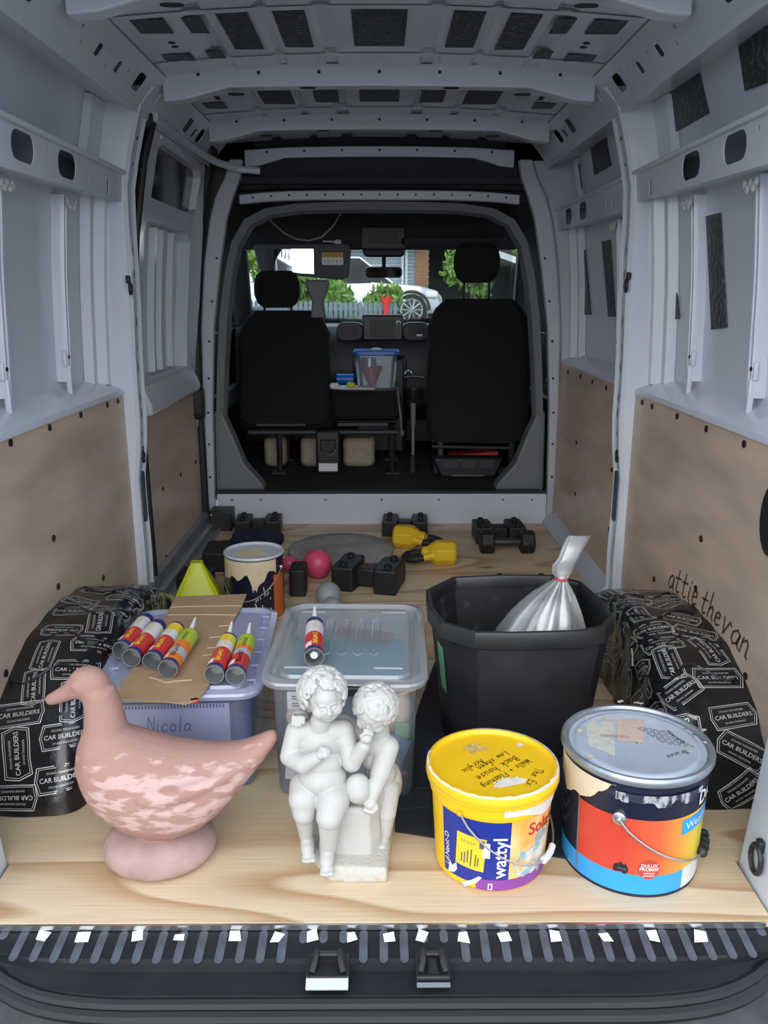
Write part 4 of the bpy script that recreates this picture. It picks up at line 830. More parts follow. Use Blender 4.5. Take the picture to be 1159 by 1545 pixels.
# ================================================================ WHEEL ARCHES wrapped in printed deadening foil
AP0 = [(1.655,0),(1.665,.05),(1.70,.13),(1.76,.20),(1.84,.255),(1.95,.30),(2.08,.318),(2.22,.318),(2.36,.30),(2.50,.255),(2.63,.19),(2.74,.115),(2.83,.03),(2.84,0)]
def arch(s):
    AP = AP0 if s < 0 else [(y+.02, z*.90) for y, z in AP0]
    par = WL if s < 0 else WR
    L_ = [0]
    for a, b in zip(AP, AP[1:]): L_.append(L_[-1]+math.hypot(b[0]-a[0], b[1]-a[1]))
    tot = L_[-1]
    ty = [(l, p[0]) for l, p in zip(L_, AP)]; tz = [(l, p[1]) for l, p in zip(L_, AP)]
    CY = 2.25
    def surf(l, t, lift=0):
        """l metres along the arch, t metres from the wall inwards then down the inner face"""
        y, z = interp(ty, l), interp(tz, l); w_ = .215
        nrm = Vector((0, y-CY, z+.05)).normalized()
        rn = .06
        if t <= w_-rn: q = Vector((.90-t, y, z)); n = nrm
        else:
            a = min(PI/2, (t-(w_-rn))/rn)
            q = Vector((.90-(w_-rn)-rn*math.sin(a), y, z))-nrm*rn*(1-math.cos(a)); n = Vector((-math.sin(a),0,0))+nrm*math.cos(a)
            ex = t-(w_-rn)-rn*PI/2
            if ex > 0:
                k = min(1, ex/.25); c = Vector((q.x, CY+(q.y-CY)*.6, 0)); q = q.lerp(c, k); n = Vector((-1,0,0))
        wob = .0022*math.sin(l*31+t*17)+.0018*math.sin(l*57-t*43+s)
        q = q+n*(wob+lift); q.z = max(q.z, .0005)
        return (s*q.x, q.y, q.z)
    m = MB(); sheet(m, lambda l, t: surf(l, t), fr(0, tot, 56), fr(0,.155,8)+fr(.165,.26,8)+fr(.28,.50,7)); m.build('wheel_arch_foil', 'foil', par, smooth=60)
    # printed hexagon badges reading CAR BUILDERS
    rn = random.Random(11 if s < 0 else 12); m = MB(); mc = MB()
    hexa = lambda a, b: [(-a,0),(-a*.86,b),(a*.86,b),(a,0),(a*.86,-b),(-a*.86,-b)]
    def badge(l0, t0, rot, k, mb):
        c_, s_ = math.cos(rot), math.sin(rot)
        f = lambda u, v_: surf(max(.002,min(tot-.002,l0+(u*s_+v_*c_)*k)), max(.001,t0+s*-1*(u*c_-v_*s_)*k*(1)), .0012)
        for a, b, w_ in ((.062,.031,.0022),(.057,.0265,.0012)):
            P = hexa(a, b)
            for i in range(6):
                (x0,y0),(x1,y1) = P[i], P[(i+1) % 6]; ln = math.hypot(x1-x0,y1-y0); nx, ny = -(y1-y0)/ln*w_/2, (x1-x0)/ln*w_/2
                for j in range(3):
                    a0, a1 = j/3, (j+1)/3; A, B_ = (x0+(x1-x0)*a0, y0+(y1-y0)*a0), (x0+(x1-x0)*a1, y0+(y1-y0)*a1)
                    mb.add([f(A[0]+nx,A[1]+ny), f(A[0]-nx,A[1]-ny), f(B_[0]-nx,B_[1]-ny), f(B_[0]+nx,B_[1]+ny)], [(0,1,2,3)])
        if t0 < .035: return
        for body, sz, y in (('CAR BUILDERS', .0155, -.0055), ('SOUND DEADENER', .0075, .0125), ('SOUND DEADENER', .0065, -.0185)):
            v_ = text2d(body, sz, .012 if sz > .01 else 0); w_ = text_w(v_); put2d(mb, v_, lambda a, b: f(a-w_/2, b+y))
    spots = []
    for i in range(14):
        for j in range(4):
            l0 = .045+i*.092+rn.uniform(-.018,.018)+.04*(j % 2); t0 = .062+j*.105+rn.uniform(-.012,.012)
            spots.append((l0, t0, rn.choice([0, .15, PI/2, PI/2+.2, -.5, .6, PI]), rn.uniform(.82,1.0)))
    for l0, t0, r_, k in spots:
        if l0 < tot-.04: badge(l0, t0, r_, k, m)
    m.build('foil_badge_print', 'foil_print', par, smooth=None)
    # crumpled folds where the foil is lapped
    for l0 in (.34,.47,.62,.80):
        m = MB(); m.tube([surf(l0+.03*math.sin(t*40+l0*9), t, .001) for t in fr(.02,.30,12)], [.0025+.003*rn.random() for _ in range(13)], 6); m.build('foil_fold', 'foil', par)
arch(-1); arch(1)
# ================================================================ TERRACOTTA DUCK
t = thing('duck_statue', 'pink terracotta duck garden statue on an oval base', 'statue', (-.455,1.525,0))
R_ = [(-.622,.235,.195,.015),(-.612,.275,.155,.042),(-.59,.305,.118,.066),(-.56,.31,.092,.082),(-.52,.298,.070,.096),(-.47,.278,.058,.102),(-.42,.264,.060,.100),(-.37,.258,.082,.090),(-.33,.257,.115,.074),(-.29,.262,.162,.054),(-.26,.273,.20,.040),(-.235,.286,.232,.027),(-.218,.292,.256,.017),(-.210,.284,.268,.009)]
m = MB(); rings = []
for x, zt, zb, hw in R_:
    zc, hh = (zt+zb)/2, (zt-zb)/2; rings.append([(x+.455, hw*math.cos(a)*(1-.12*math.sin(a)), zc+hh*math.sin(a)) for a in [2*PI*j/24 for j in range(24)]])
m.loft(rings)
m.tube([(-.105,0,.21),(-.108,0,.255),(-.104,0,.300),(-.106,0,.345),(-.112,0,.385)], [.070,.058,.044,.038,.034], 18)
m.ell((-.130,0,.396), (.041,.033,.036)); m.ell((-.152,0,.390), (.026,.026,.026))
m.tube([(-.150,0,.388),(-.180,0,.374),(-.205,0,.362),(-.219,0,.357)], [.024,.017,.014,.010], 12)
for sy in (-1,1):
    m.ell((-.150,sy*.029,.402), (.009,.006,.009), n=8, m=6)
    m.tube([(-.02,sy*.084,.185),(.06,sy*.080,.195),(.13,sy*.060,.212),(.19,sy*.036,.238)], [.022,.020,.014,.007], 10)
m.tube([(-.01,0,.03),(-.005,0,.10)], [.07,.055], 16)
m.build('duck_body', 'terracotta', t, remesh=.0038, sm=14, smooth=None)
m = MB(); m.lathe([(.002,.0),(.108,.0),(.120,.014),(.121,.034),(.110,.054),(.085,.068),(.05,.075),(.002,.076)], 40); m.v = [(x*.98-.012, y*.88, z) for x, y, z in m.v]
m.build('base', 'terracotta_base', t, smooth=60, sub=1)
# ================================================================ CHERUB STATUE
cx0, cy0 = -.07, 1.50
t = thing('cherub_statue', 'white marble-look statue of two cherub children on a square base', 'statue', (cx0,cy0,0))
off = Vector((cx0, cy0, 0))
A = lambda px, py, y: at(px, py, y=y)-off
def hair(mb, c, r, seed, n=90, face=None, top=-.1):
    rn = random.Random(seed)
    for i in range(n):
        d = Vector((rn.gauss(0,1), rn.gauss(0,1), rn.gauss(0,1))).normalized()
        if d.z < top or (face and d.dot(face) > .56): continue
        p = c+Vector((d.x*r[0], d.y*r[1], d.z*r[2])); ta = d.cross(Vector((rn.gauss(0,1),rn.gauss(0,1),rn.gauss(0,1)))).normalized(); tb = d.cross(ta)
        q = rn.uniform(.006,.009); mb.tube([p+(ta*math.cos(a)+tb*math.sin(a))*q*(1-a/9)+d*.0015 for a in fr(0,4.6,6)], [.0036,.0044,.0046,.0044,.004,.0034,.0028], 8)
def face(mb, c, fwd, up, R):
    """brow, closed lids, nose, cheeks, lips and chin on a child's head"""
    f = fwd.normalized(); r_ = f.cross(up).normalized(); u = r_.cross(f).normalized()
    P = lambda a, b, d: c+r_*a*R+u*(b+.10)*R+f*d*R
    mb.ell(P(0,-.34,.36), R*.66); mb.ell(P(0,.25,.36), R*.62); mb.ell(P(0,-.46,.60), R*.42); mb.ell(P(0,-.50,.26), R*.70)
    for s in (-1,1):
        mb.ell(P(.38*s,-.38,.56), R*.40); mb.tube([P(.12*s,.08,.96),P(.32*s,.13,.93),P(.54*s,.06,.80)], [R*.03,R*.045,R*.03], 8)
        mb.ell(P(.33*s,-.09,.85), R*.10); mb.ell(P(.98*s,-.10,-.02), (R*.10,R*.17,R*.20))
    mb.cap(P(0,.05,.98), P(0,-.22,1.14), R*.065, R*.105); mb.ell(P(0,-.24,1.14), R*.125)
    for s in (-1,1): mb.ell(P(.11*s,-.27,1.06), R*.075)
    mb.tube([P(-.19,-.47,.96),P(0,-.44,1.06),P(.19,-.47,.96)], [R*.035,R*.065,R*.035], 8); mb.tube([P(-.14,-.57,.95),P(0,-.58,1.03),P(.14,-.57,.95)], [R*.035,R*.07,R*.035], 8)
    mb.ell(P(0,-.80,.72), R*.19)
def fist(mb, c, d, up, R, curl=1):
    """palm with four curled fingers and a thumb"""
    d = d.normalized(); s_ = d.cross(up).normalized(); u = s_.cross(d).normalized()
    mb.ell(c, (R*.95,R*.95,R*.75), n=12, m=8)
    for i, k in enumerate((-1.05,-.36,.34,1.0)):
        b = c+s_*R*.55*k+d*R*.55; ln = (1,1.12,1.06,.85)[i]
        mb.tube([b, b+d*R*.55*ln+u*R*.22, b+d*R*.75*ln-u*R*.25*curl, b+d*R*.42*ln-u*R*.62*curl], [R*.30,R*.30,R*.27,R*.22], 8)
    mb.tube([c-s_*R*.75, c-s_*R*.95+d*R*.45+u*R*.2, c-s_*R*.55+d*R*.95+u*R*.25], [R*.33,R*.30,R*.24], 8)
def foot(mb, ank, d, L_):
    d = d.normalized(); s_ = d.cross(Vector((0,0,1))).normalized(); lo = Vector((0,0,-.010))
    mb.cap(ank-d*.008+lo*.6, ank+d*L_*.45+lo*1.2, .0155, .0145); mb.cap(ank+d*L_*.45+lo*1.2, ank+d*L_*.72+lo*1.7, .0145, .0115)
    for k, w_ in ((-1.2,.0060),(-.55,.0050),(0,.0048),(.5,.0046),(1.0,.0044)): q = ank+d*L_*(.84-.05*abs(k))+s_*.0092*k+lo*1.75; mb.cap(q, q+d*.012, w_*.92, w_*.82, 10)
# left child
m = MB(); C = A
hc = C(488,1049,1.492); fw = Vector((.28,-.94,-.10)); upv = Vector((-.06,-.12,1))
m.ell(hc+Vector((0,.006,.002)), (.041,.041,.045)); face(m, hc+Vector((.002,-.004,-.006)), fw, upv, .039)
m.cap(C(484,1088,1.505), C(483,1100,1.512), .022, .026)
m.ell(C(484,1117,1.512), (.046,.036,.040)); m.ell(C(486,1148,1.508), (.046,.040,.040)); m.ell(C(487,1170,1.502), (.050,.046,.036)); m.ell(C(488,1186,1.512), (.050,.042,.030))
sR, sL = C(449,1103,1.512), C(518,1102,1.515)
m.cap(sR, C(484,1103,1.512), .024, .024); m.cap(sL, C(484,1103,1.512), .023, .024)
eR = C(438,1141,1.500); hR = C(477,1143,1.462)
m.cap(sR, eR, .024, .021); m.cap(eR, C(458,1153,1.470), .021, .019); m.cap(C(458,1153,1.470), hR, .019, .014); fist(m, C(484,1138,1.458), Vector((.8,-.2,.35)), Vector((0,-.8,.6)), .0125)
eL = C(531,1150,1.490); m.cap(sL, eL, .022, .020); m.cap(eL, C(549,1126,1.478), .019, .014); fist(m, C(553,1114,1.475), Vector((.25,-.2,.9)), Vector((.1,-1,.1)), .0135)
hipR, hipL = C(462,1185,1.508), C(507,1187,1.505)
kR, kL = C(459,1226,1.470), C(497,1232,1.448)
m.cap(hipR, C(459,1205,1.480), .034, .032); m.cap(C(459,1205,1.480), kR, .032, .024); m.cap(kR, C(462,1258,1.490), .022, .015); foot(m, C(464,1266,1.488), Vector((.1,-1,-.1)), .036)
m.cap(hipL, C(503,1207,1.470), .036, .034); m.cap(C(503,1207,1.470), kL, .034, .027); m.cap(kL, C(496,1276,1.462), .024, .017); foot(m, C(494,1284,1.458), Vector((-.02,-1,-.15)), .036)
m.build('seated_child', 'marble', t, remesh=.0016, sm=4, smooth=None)
m = MB(); m.ell(hc+Vector((-.003,.010,.008)), (.044,.042,.044)); hair(m, hc+Vector((-.003,.006,.005)), (.046,.045,.047), 5, 240, Vector((.26,-.86,-.44)), -.45); m.build('curly_hair', 'marble', t, remesh=.0016, sm=1, smooth=None)
# right child
m = MB()
h2 = C(566,1068,1.508); fw2 = Vector((-.30,-.78,-.48)); 
m.ell(h2, (.040,.042,.042)); face(m, h2+Vector((-.002,-.002,-.008)), fw2, Vector((0,-.5,.9)), .038)
m.cap(h2+Vector((.004,.01,-.03)), C(570,1110,1.535), .022, .026)
m.ell(C(570,1135,1.540), (.040,.034,.045)); m.ell(C(574,1165,1.545), (.034,.032,.042)); m.ell(C(577,1192,1.545), (.032,.034,.036))
s2 = C(584,1127,1.520); m.cap(C(562,1122,1.53), s2, .026, .024); e2 = C(574,1167,1.500); m.cap(s2, e2, .025, .021); m.cap(e2, C(562,1200,1.482), .020, .014); fist(m, C(559,1212,1.474), Vector((-.15,-.35,-.85)), Vector((-.2,-.9,.3)), .0155, .3)
m.cap(C(548,1108,1.545), C(520,1092,1.548), .021, .020); m.cap(C(520,1092,1.548), C(470,1086,1.545), .020, .016); m.cap(C(470,1086,1.545), C(452,1084,1.520), .015, .012)
for k in range(4): q = C(443+k*5,1082+(k % 2),1.492); q2 = C(442+k*5.4,1091+(3,5,4,0)[k],1.484); m.cap(C(447+k*3.6,1079,1.512), q, .0048, .0046, 10); m.cap(q, q2, .0046, .0030, 10)
m.ell(C(453,1079,1.515), (.016,.016,.011))
kn = C(540,1192,1.482); m.cap(C(572,1196,1.545), kn, .030, .027); m.ell(kn+Vector((0,0,.006)), (.026,.024,.030)); m.cap(kn, C(560,1214,1.54), .022, .018)
m.cap(C(584,1190,1.540), C(583,1226,1.520), .028, .021); m.cap(C(583,1226,1.520), C(580,1256,1.522), .020, .015); foot(m, C(577,1266,1.518), Vector((-.12,-1,-.05)), .034)
m.ell(C(586,1180,1.56), (.030,.03,.05))
m.build('kneeling_child', 'marble', t, remesh=.0016, sm=4, smooth=None)
m = MB(); m.ell(h2+Vector((.001,.004,.006)), (.0405,.042,.041)); hair(m, h2+Vector((.001,.002,.004)), (.0415,.043,.042), 9, 300, Vector((-.34,-.52,-.78)), -.55); m.build('curly_hair', 'marble', t, remesh=.0016, sm=1, smooth=None)
# stump and base
m = MB(); rn = random.Random(4)
S0 = [(-.058,-.022),(.048,-.028),(.070,.0),(.066,.060),(-.05,.066)]
m.loft([[(x*k+dx, y*k, z) for x, y in S0] for k, z, dx in ((1.0,.025,0),(1.0,.06,.002),(.97,.10,.0),(.94,.132,.004),(.80,.140,.006))]); m.build('stump', 'marble', t, remesh=.004, sm=4, smooth=None)
bs = [at(455,1262,z=.0), at(462,1290,z=0), at(497,1331,z=.0), at(584,1333,z=.0), at(593,1262,z=.0), at(590,1240,z=.0), at(470,1240,z=0)]
bs = [p-off for p in bs]
cb = sum(bs, Vector())/len(bs)
m = MB(); m.loft([[cb+(p-cb)*k+Vector((0,0,z)) for p in bs] for k, z in ((1.0,.0),(1.0,.02),(.985,.030),(.96,.034))]); m.build('base', 'marble_base', t, remesh=.004, sm=2, smooth=None)
# ================================================================ PAINT PAILS
def bail(mb_wire, R, a0, zl, drop, n=24, r=.0022):
    pts = [((R+.004)*math.cos(a0+PI*i/n), (R+.004)*math.sin(a0+PI*i/n), zl-drop*math.sin(PI*i/n)**.8) for i in range(n+1)]
    mb_wire.tube(pts, r, 6); return pts
def blob2d(mb, fn, cx, cy, rx, ry, seed, n=26, jag=.25):
    """irregular flat stain"""
    rn = random.Random(seed); k = len(mb.v); mb.v.append(tuple(fn(cx, cy)))
    for i in range(n):
        a = 2*PI*i/n; q = 1+rn.uniform(-jag, jag); mb.v.append(tuple(fn(cx+rx*q*math.cos(a), cy+ry*q*math.sin(a))))
    for i in range(n): mb.f.append((k, k+1+i, k+1+(i+1) % n))
def zig(mb, R, a0, a1, zt, zfun, taper, n=110, lift=.0009):
    """paint curtain on a can wall: straight top, ragged bottom"""
    k = len(mb.v)
    for i in range(n+1):
        a = a0+(a1-a0)*i/n; zb = zfun(i/n)
        for z in fr(zb, zt, 3): rr = R+taper*z+lift; mb.v.append((rr*math.cos(a), rr*math.sin(a), z))
    for i in range(n):
        for j in range(3): q = k+4*i+j; mb.f.append((q, q+4, q+5, q+1))
def rag(seed, n, lo, hi):
    rn = random.Random(seed); kn = [rn.uniform(lo, hi) for _ in range(n+2)]
    def f(u): i = int(u*n); t_ = u*n-i; t_ = t_*t_*(3-2*t_); return kn[i]*(1-t_)+kn[i+1]*t_
    return f
rg1, rg2, rg3, rg4 = rag(1,7,-.022,.012), rag(2,26,-.006,.006), rag(3,11,-.010,.004), rag(5,9,-.045,.02)
# ---- yellow plastic pail
C0 = (.230, 1.513)
t = thing('paint_pail', 'yellow plastic paint pail with blue label and scribbled lid', 'paint pail', (*C0, 0)); t.scale = (1,1,1.05)
AC = math.atan2(-C0[1], -C0[0]); dg = math.radians
r0, tp = .1130, .062     # radius at the floor, growth per metre
RR = lambda z: r0+tp*z
m = MB(); m.lathe([(.02,.004),(r0-.008,.0),(r0,.006),(RR(.165),.165),(RR(.165)+.004,.166),(RR(.165)+.0045,.186),(RR(.165)+.001,.187),(RR(.19),.192),(RR(.19)-.004,.20)], 64, cap0=True); m.build('pail_body', 'yellow', t, smooth=35)
m = MB(); m.lathe([(.131,.188),(.134,.189),(.1355,.196),(.1355,.209),(.133,.2145),(.127,.2155),(.124,.213),(.122,.2065),(.08,.2055),(.002,.2055)], 64); ld = m.build('lid', 'yellow', t, smooth=35)
m = MB(); m.lathe([(.1362,.1975),(.1366,.1985),(.1362,.1995)], 64); m.build('lid_groove', 'yellow_dark', ld)
fcyl = lambda a, z, rot=0, lift=.0008: cyl_fn(r0+lift, AC+dg(a), z, rot, tp)
m = MB(); cpatch(m, r0+.0006, AC+dg(-50), AC+dg(20), .018, .158, tp); lb = m.build('label', 'label_blue', t, smooth=60)
m = MB(); cpatch(m, r0+.0007, AC+dg(20), AC+dg(95), .030, .158, tp); m.build('label', 'label_orange', t, smooth=60)
m = MB(); cpatch(m, r0+.0010, AC+dg(-12), AC+dg(80), .006, .030, tp); m.build('label_band', 'purple', t, smooth=60)
m = MB(); f = fcyl(0,0,0,.0012); blob2d(m, f, .082, .060, .030, .032, 3, 20, .2); blob2d(m, f, .115,.075,.022,.045,5); m.build('label_picture', 'label_photo', t, smooth=60)
def wall_text(body, size, a, z, rot, mt, par, bold=0, lift=.0014, name='lettering', adv=None):
    m = MB(); v_ = text2d(body, size, bold); put2d(m, v_, fcyl(a, z, rot, lift)); return m.build(name, mt, par, smooth=None)
wall_text('wattyl', .037, 16.5, .034, PI/2, 'white_print', lb, .015)
wall_text('i.d.Neol:-D', .0165, -42, .034, PI/2, 'white_print', lb)
wall_text('Solagard', .036, 38, .120, 0, mat('print_red', (.50,.03,.03), .4), t, .02)
wall_text('Ultra Premium', .017, 30, .100, 0, 'label_orange', t)
m = MB(); f = fcyl(-34, .050, dg(-4), .0013); k = .058
for j in range(6): m.add([f(.010*j*.97,0), f(.010*(j+1)*.97,0), f(.010*(j+1)*.97,.074), f(.010*j*.97,.074)], [(0,1,2,3)])
st = m.build('sticker', 'sticker_yellow', t, smooth=60)
m = MB(); f2 = lambda u, v_: fcyl(-34, .050, dg(-4), .0018)(u, v_)
for i, (u, v0, v1) in enumerate(((.012,.010,.030),(.018,.008,.034),(.024,.012,.040),(.031,.006,.045),(.040,.008,.036),(.045,.01,.030))): m.add([f2(u,v0), f2(u+.0022,v0), f2(u+.0022,v1), f2(u,v1)], [(0,1,2,3)])
m.add([f2(.046,.052), f2(.055,.052), f2(.055,.070), f2(.046,.070)], [(0,1,2,3)])
for u in (.010,.020,.030): put2d(m, text2d('L2', .008), lambda a, b, u=u: f2(u+a, .056+b))
m.build('sticker_print', 'ink_soft', st, smooth=None)
m = MB(); f = fcyl(0,0,0,.0016); m.add([f(-.012,.078), f(.002,.079), f(.002,.112), f(-.012,.112)], [(0,1,2,3)]); m.add([f(.0,.008),f(.009,.008),f(.009,.022),f(.0,.022)], [(0,1,2,3)]); m.build('label_patch', 'white_print', t, smooth=None)
m = MB(); f = fcyl(-42, .006, 0, .0018); m.add([f(-.004,.012),f(.012,.018),f(.020,.030),f(.018,.044),f(.008,.032),f(.002,.040)], [(0,1,2,3,4,5)]); m.add([f(.030,.004),f(.052,.018),f(.066,.030),f(.072,.028),f(.062,.014),f(.046,.004),f(.038,-.003)], [(0,1,2,3,4,5,6)]); m.build('dolphin_mark', 'white_print', t, smooth=None)
m = MB(); f = fcyl(0,0,0,.0019); m.add([f(.002,.010),f(.007,.010),f(.007,.020),f(.002,.020)], [(0,1,2,3)]); m.build('label_patch', 'purple', t, smooth=None)
m = MB(); zig(m, r0+.0050, AC+dg(12), AC+dg(88), .192, lambda u: .158+.012*math.sin(u*9)*u+.015*(1-u), tp*.9); m.build('paint_drip', 'smear', t, smooth=60)
m = MB(); R2 = .1358
k = len(m.v); n = 60
for i in range(n+1):
    a = AC+dg(-100)+dg(300)*i/n; w_ = .004+.004*abs(math.sin(i*.9))*((i > 22 and i < 34) or i > 40)+.002*math.sin(i*2.3)
    m.v.append((.1345*math.cos(a), .1345*math.sin(a), .2142)); m.v.append(((.1345-max(.001,w_))*math.cos(a), (.1345-max(.001,w_))*math.sin(a), .2160))
for i in range(n): m.f.append((k+2*i, k+2*i+2, k+2*i+3, k+2*i+1))
m.build('rim_smear', 'smear', ld, smooth=60)
flat = lambda x0, y0, rot, z: (lambda u, v_: (x0+u*math.cos(rot)-v_*math.sin(rot), y0+u*math.sin(rot)+v_*math.cos(rot), z))
L0 = Vector((*C0, .2062))
def lidp(px, py, z=.2062): q = at(px, py, z=z); return q.x-C0[0], q.y-C0[1]
m = MB(); x, y = lidp(714,1135); fb = flat(x, y, .2, .2061); blob2d(m, fb, 0, 0, .026, .020, 7, 18, .45); m.build('lid_smear', 'brown_smear', ld, smooth=None)
m = MB(); x, y = lidp(768,1187); blob2d(m, flat(x, y, .35, .2063), 0, 0, .036, .015, 9, 22, .25); m.build('lid_smear', 'smear', ld, smooth=None); m = MB(); x, y = lidp(784,1130); blob2d(m, flat(x, y, 0, .2063), 0,0,.007,.008,2); m.build('lid_smear', 'smear', ld, smooth=None)
for w_, (ax, ay), (bx_, by) in (('Low sheen', (762,1140),(718,1165)), ('Acrylic', (725,1152),(695,1170)), ('Back house', (776,1147),(716,1180)), ('Walls + Flashing', (795,1152),(725,1192)), ('The Ex.', (808,1165),(790,1196))):
    x0, y0 = lidp(ax, ay); x1, y1 = lidp(bx_, by); ln = math.hypot(x1-x0, y1-y0); rot = math.atan2(y1-y0, x1-x0); m = MB()
    n = sum(.62 if c not in 'il' else .37 for c in w_); scribble(m, w_, ln/n, flat(x0, y0, rot, .2066), .0015); m.build('lid_handwriting', 'ink', ld, smooth=None)
m = MB(); pts = bail(m, RR(.16)+.004, AC+dg(-27), .168, .115); m.build('wire_handle', 'wire', t)
m = MB(); m.tube(pts[11:15], .007, 10); m.build('grip', 'white_plastic', t)
m = MB(); m.ell(pts[0], .006, n=10, m=6); m.build('handle_lug', 'yellow_dark', t)
# ---- steel tin with the red-to-yellow wrap
C1 = (.527, 1.524)
t = thing('paint_tin', 'large steel paint tin with navy and red-to-yellow label, dirty grey lid', 'paint tin', (*C1, 0)); t.scale = (1,1,1.04)
AC = math.atan2(-C1[1], -C1[0]); r0, tp = .1375, .02
gm = bpy.data.materials.new('wrap_gradient'); gm.use_nodes = True; N = gm.node_tree.nodes; L = gm.node_tree.links; b_ = N['Principled BSDF']; b_.inputs['Roughness'].default_value = .32
tcn = N.new('ShaderNodeTexCoord'); sx = N.new('ShaderNodeSeparateXYZ'); L.new(tcn.outputs['Object'], sx.inputs[0]); mr = N.new('ShaderNodeMapRange'); mr.inputs[1].default_value = -.14; mr.inputs[2].default_value = .14; L.new(sx.outputs[0], mr.inputs[0])
rp = N.new('ShaderNodeValToRGB'); L.new(mr.outputs[0], rp.inputs[0]); e = rp.color_ramp.elements; e[0].position = .30; e[0].color = (.60,.055,.03,1); e[1].position = .97; e[1].color = (.62,.60,.08,1)
for p_, c_ in ((.55,(.66,.12,.04)),(.72,(.72,.30,.05)),(.84,(.78,.55,.05))): q = rp.color_ramp.elements.new(p_); q.color = (*c_, 1)
L.new(rp.outputs[0], b_.inputs['Base Color']); MATS['wrap_gradient'] = gm
m = MB(); m.lathe([(.01,.003),(r0-.006,.003),(r0-.004,.0),(r0+.001,.0),(r0+.001,.005),(r0,.007),(r0+tp*.20,.205),(r0+tp*.2+.0025,.212),(r0+tp*.2,.219),(r0+.005,.232),(r0+.010,.236),(r0+.010,.244),(r0+.004,.246)], 64, cap0=True); bd = m.build('tin_body', 'navy', t, smooth=35)
m = MB(); m.lathe([(.140,.240),(.150,.241),(.1525,.246),(.1525,.253),(.149,.2575),(.143,.2575),(.141,.252),(.136,.2495)], 64); ld = m.build('lid_rim', 'tin_rim', t, smooth=40)
m = MB(); m.lathe([(.1365,.2495),(.128,.2475),(.124,.2515),(.118,.2525),(.110,.2495),(.002,.2495)], 64); lp_ = m.build('lid', 'tin_lid', t, smooth=40)
m = MB(); cpatch(m, r0+.0006, AC+dg(-44), AC+dg(120), .048, .168, tp); m.build('label', 'wrap_gradient', t, smooth=60)
m = MB(); cpatch(m, r0+.0006, AC+dg(-120), AC+dg(56), .006, .048, tp); m.build('label_band', 'sky_blue', t, smooth=60)
m = MB(); cpatch(m, r0+.0007, AC+dg(50), AC+dg(100), .006, .050, tp); m.build('label_panel', mat('pale_print', (.62,.68,.66), .4, var=.1, vscale=120), t, smooth=60)
m = MB(); cpatch(m, r0+.0013, AC+dg(-45.4), AC+dg(-43.8), .006, .225, tp); m.build('side_seam', 'tin_rim', t, smooth=60)
fcyl = lambda a, z, rot=0, lift=.0008: cyl_fn(r0+lift, AC+dg(a), z, rot, tp)
m = MB()
for j in range(9): f = fcyl(-80, .165-.011*j, 0, .0012); m.add([f(0,0), f(.05-.012*(j % 3)*.5,.004), f(.05-.012*(j % 3)*.5,.0065), f(0,.0025)], [(0,1,2,3)])
m.build('small_print', mat('grey_print', (.20,.20,.24), .5), t, smooth=None)
wall_text('Dulux', .040, 61, .178, 0, 'white_print', t, .02)
m = MB(); f = fcyl(44, .128, dg(4), .0012)
for j in range(10): m.add([f(.011*j,0), f(.011*(j+1),0), f(.011*(j+1),.032), f(.011*j,.032)], [(0,1,2,3)])
bl = m.build('label_box', 'sky_blue', t, smooth=60); wall_text('Weathershield', .024, 47.5, .137, dg(4), 'white_print', bl, 0, .0018)
m = MB(); f = fcyl(18, .062, 0, .0012); m.add([f(.021*math.cos(a), .021*math.sin(a)) for a in [2*PI*i/24 for i in range(24)]], [tuple(range(24))]); bdg = m.build('round_badge', mat('badge_red', (.50,.06,.035), .4), t, smooth=None)
for body, sz, dz in (('DULUX', .0095, .006), ('PROMISE', .0095, -.002), ('satisfaction', .005, -.009), ('guaranteed', .005, -.0145)):
    m = MB(); v_ = text2d(body, sz, .01); w_ = text_w(v_); f = fcyl(18, .062, 0, .0018); put2d(m, v_, lambda a, b: f(a-w_/2, b+dz)); m.build('lettering', 'white_print', bdg, smooth=None)
m = MB(); f = fcyl(-4, .057, 0, .0014); AUS = [(-.015,.001),(-.012,.008),(-.006,.010),(-.003,.014),(.002,.014),(.004,.010),(.007,.010),(.008,.015),(.010,.010),(.014,.003),(.014,-.003),(.010,-.009),(.006,-.010),(.002,-.006),(-.004,-.006),(-.009,-.008),(-.014,-.007)]
m.add([f(*p) for p in AUS], [tuple(range(len(AUS)))]); m.build('map_mark', 'ink', t, smooth=None)
wall_text('MADE', .006, -6.5, .056, 0, 'grey_print', t, 0, .002)
m = MB(); zig(m, r0+.0012, AC+dg(-100), AC+dg(-12), .232, lambda u: (.178 if u < .62 else .178+.050*(u-.62)/.38)+rg1(u)+rg2(u), tp*1.4); m.build('paint_drip', 'cream', t, smooth=60)
m = MB(); zig(m, r0+.0032, AC+dg(-12), AC+dg(62), .222, lambda u: .208+rg3(u)+rg2(u)*.6, tp); m.build('paint_drip', mat('streak', (.40,.41,.43), .4, col2=(.03,.03,.06), thr=(.44,.54), vscale=60, stretch=(1,1,.4)), t, smooth=60)
m = MB(); a = AC+dg(-8); P = Vector(((r0+.006)*math.cos(a), (r0+.006)*math.sin(a), .165)); d = Vector((math.cos(a), math.sin(a), 0)); m.tube([P-d*.006, P+d*.002, P+d*.004], [.014,.013,.009], 18); m.ell(P+d*.005, .005, n=10, m=6); m.build('handle_lug', 'alloy', t)
m = MB(); pts = bail(m, r0+.007, AC+dg(-8), .165, .105); m.build('wire_handle', 'wire', t)
m = MB(); m.tube(pts[11:15], .009, 10)
for q in pts[11:15]: m.ell(q, .011, n=10, m=6)
m.build('grip', 'black_plastic', t)
def lidq(px, py): q = at(px, py, z=.2505); return q.x-C1[0], q.y-C1[1]
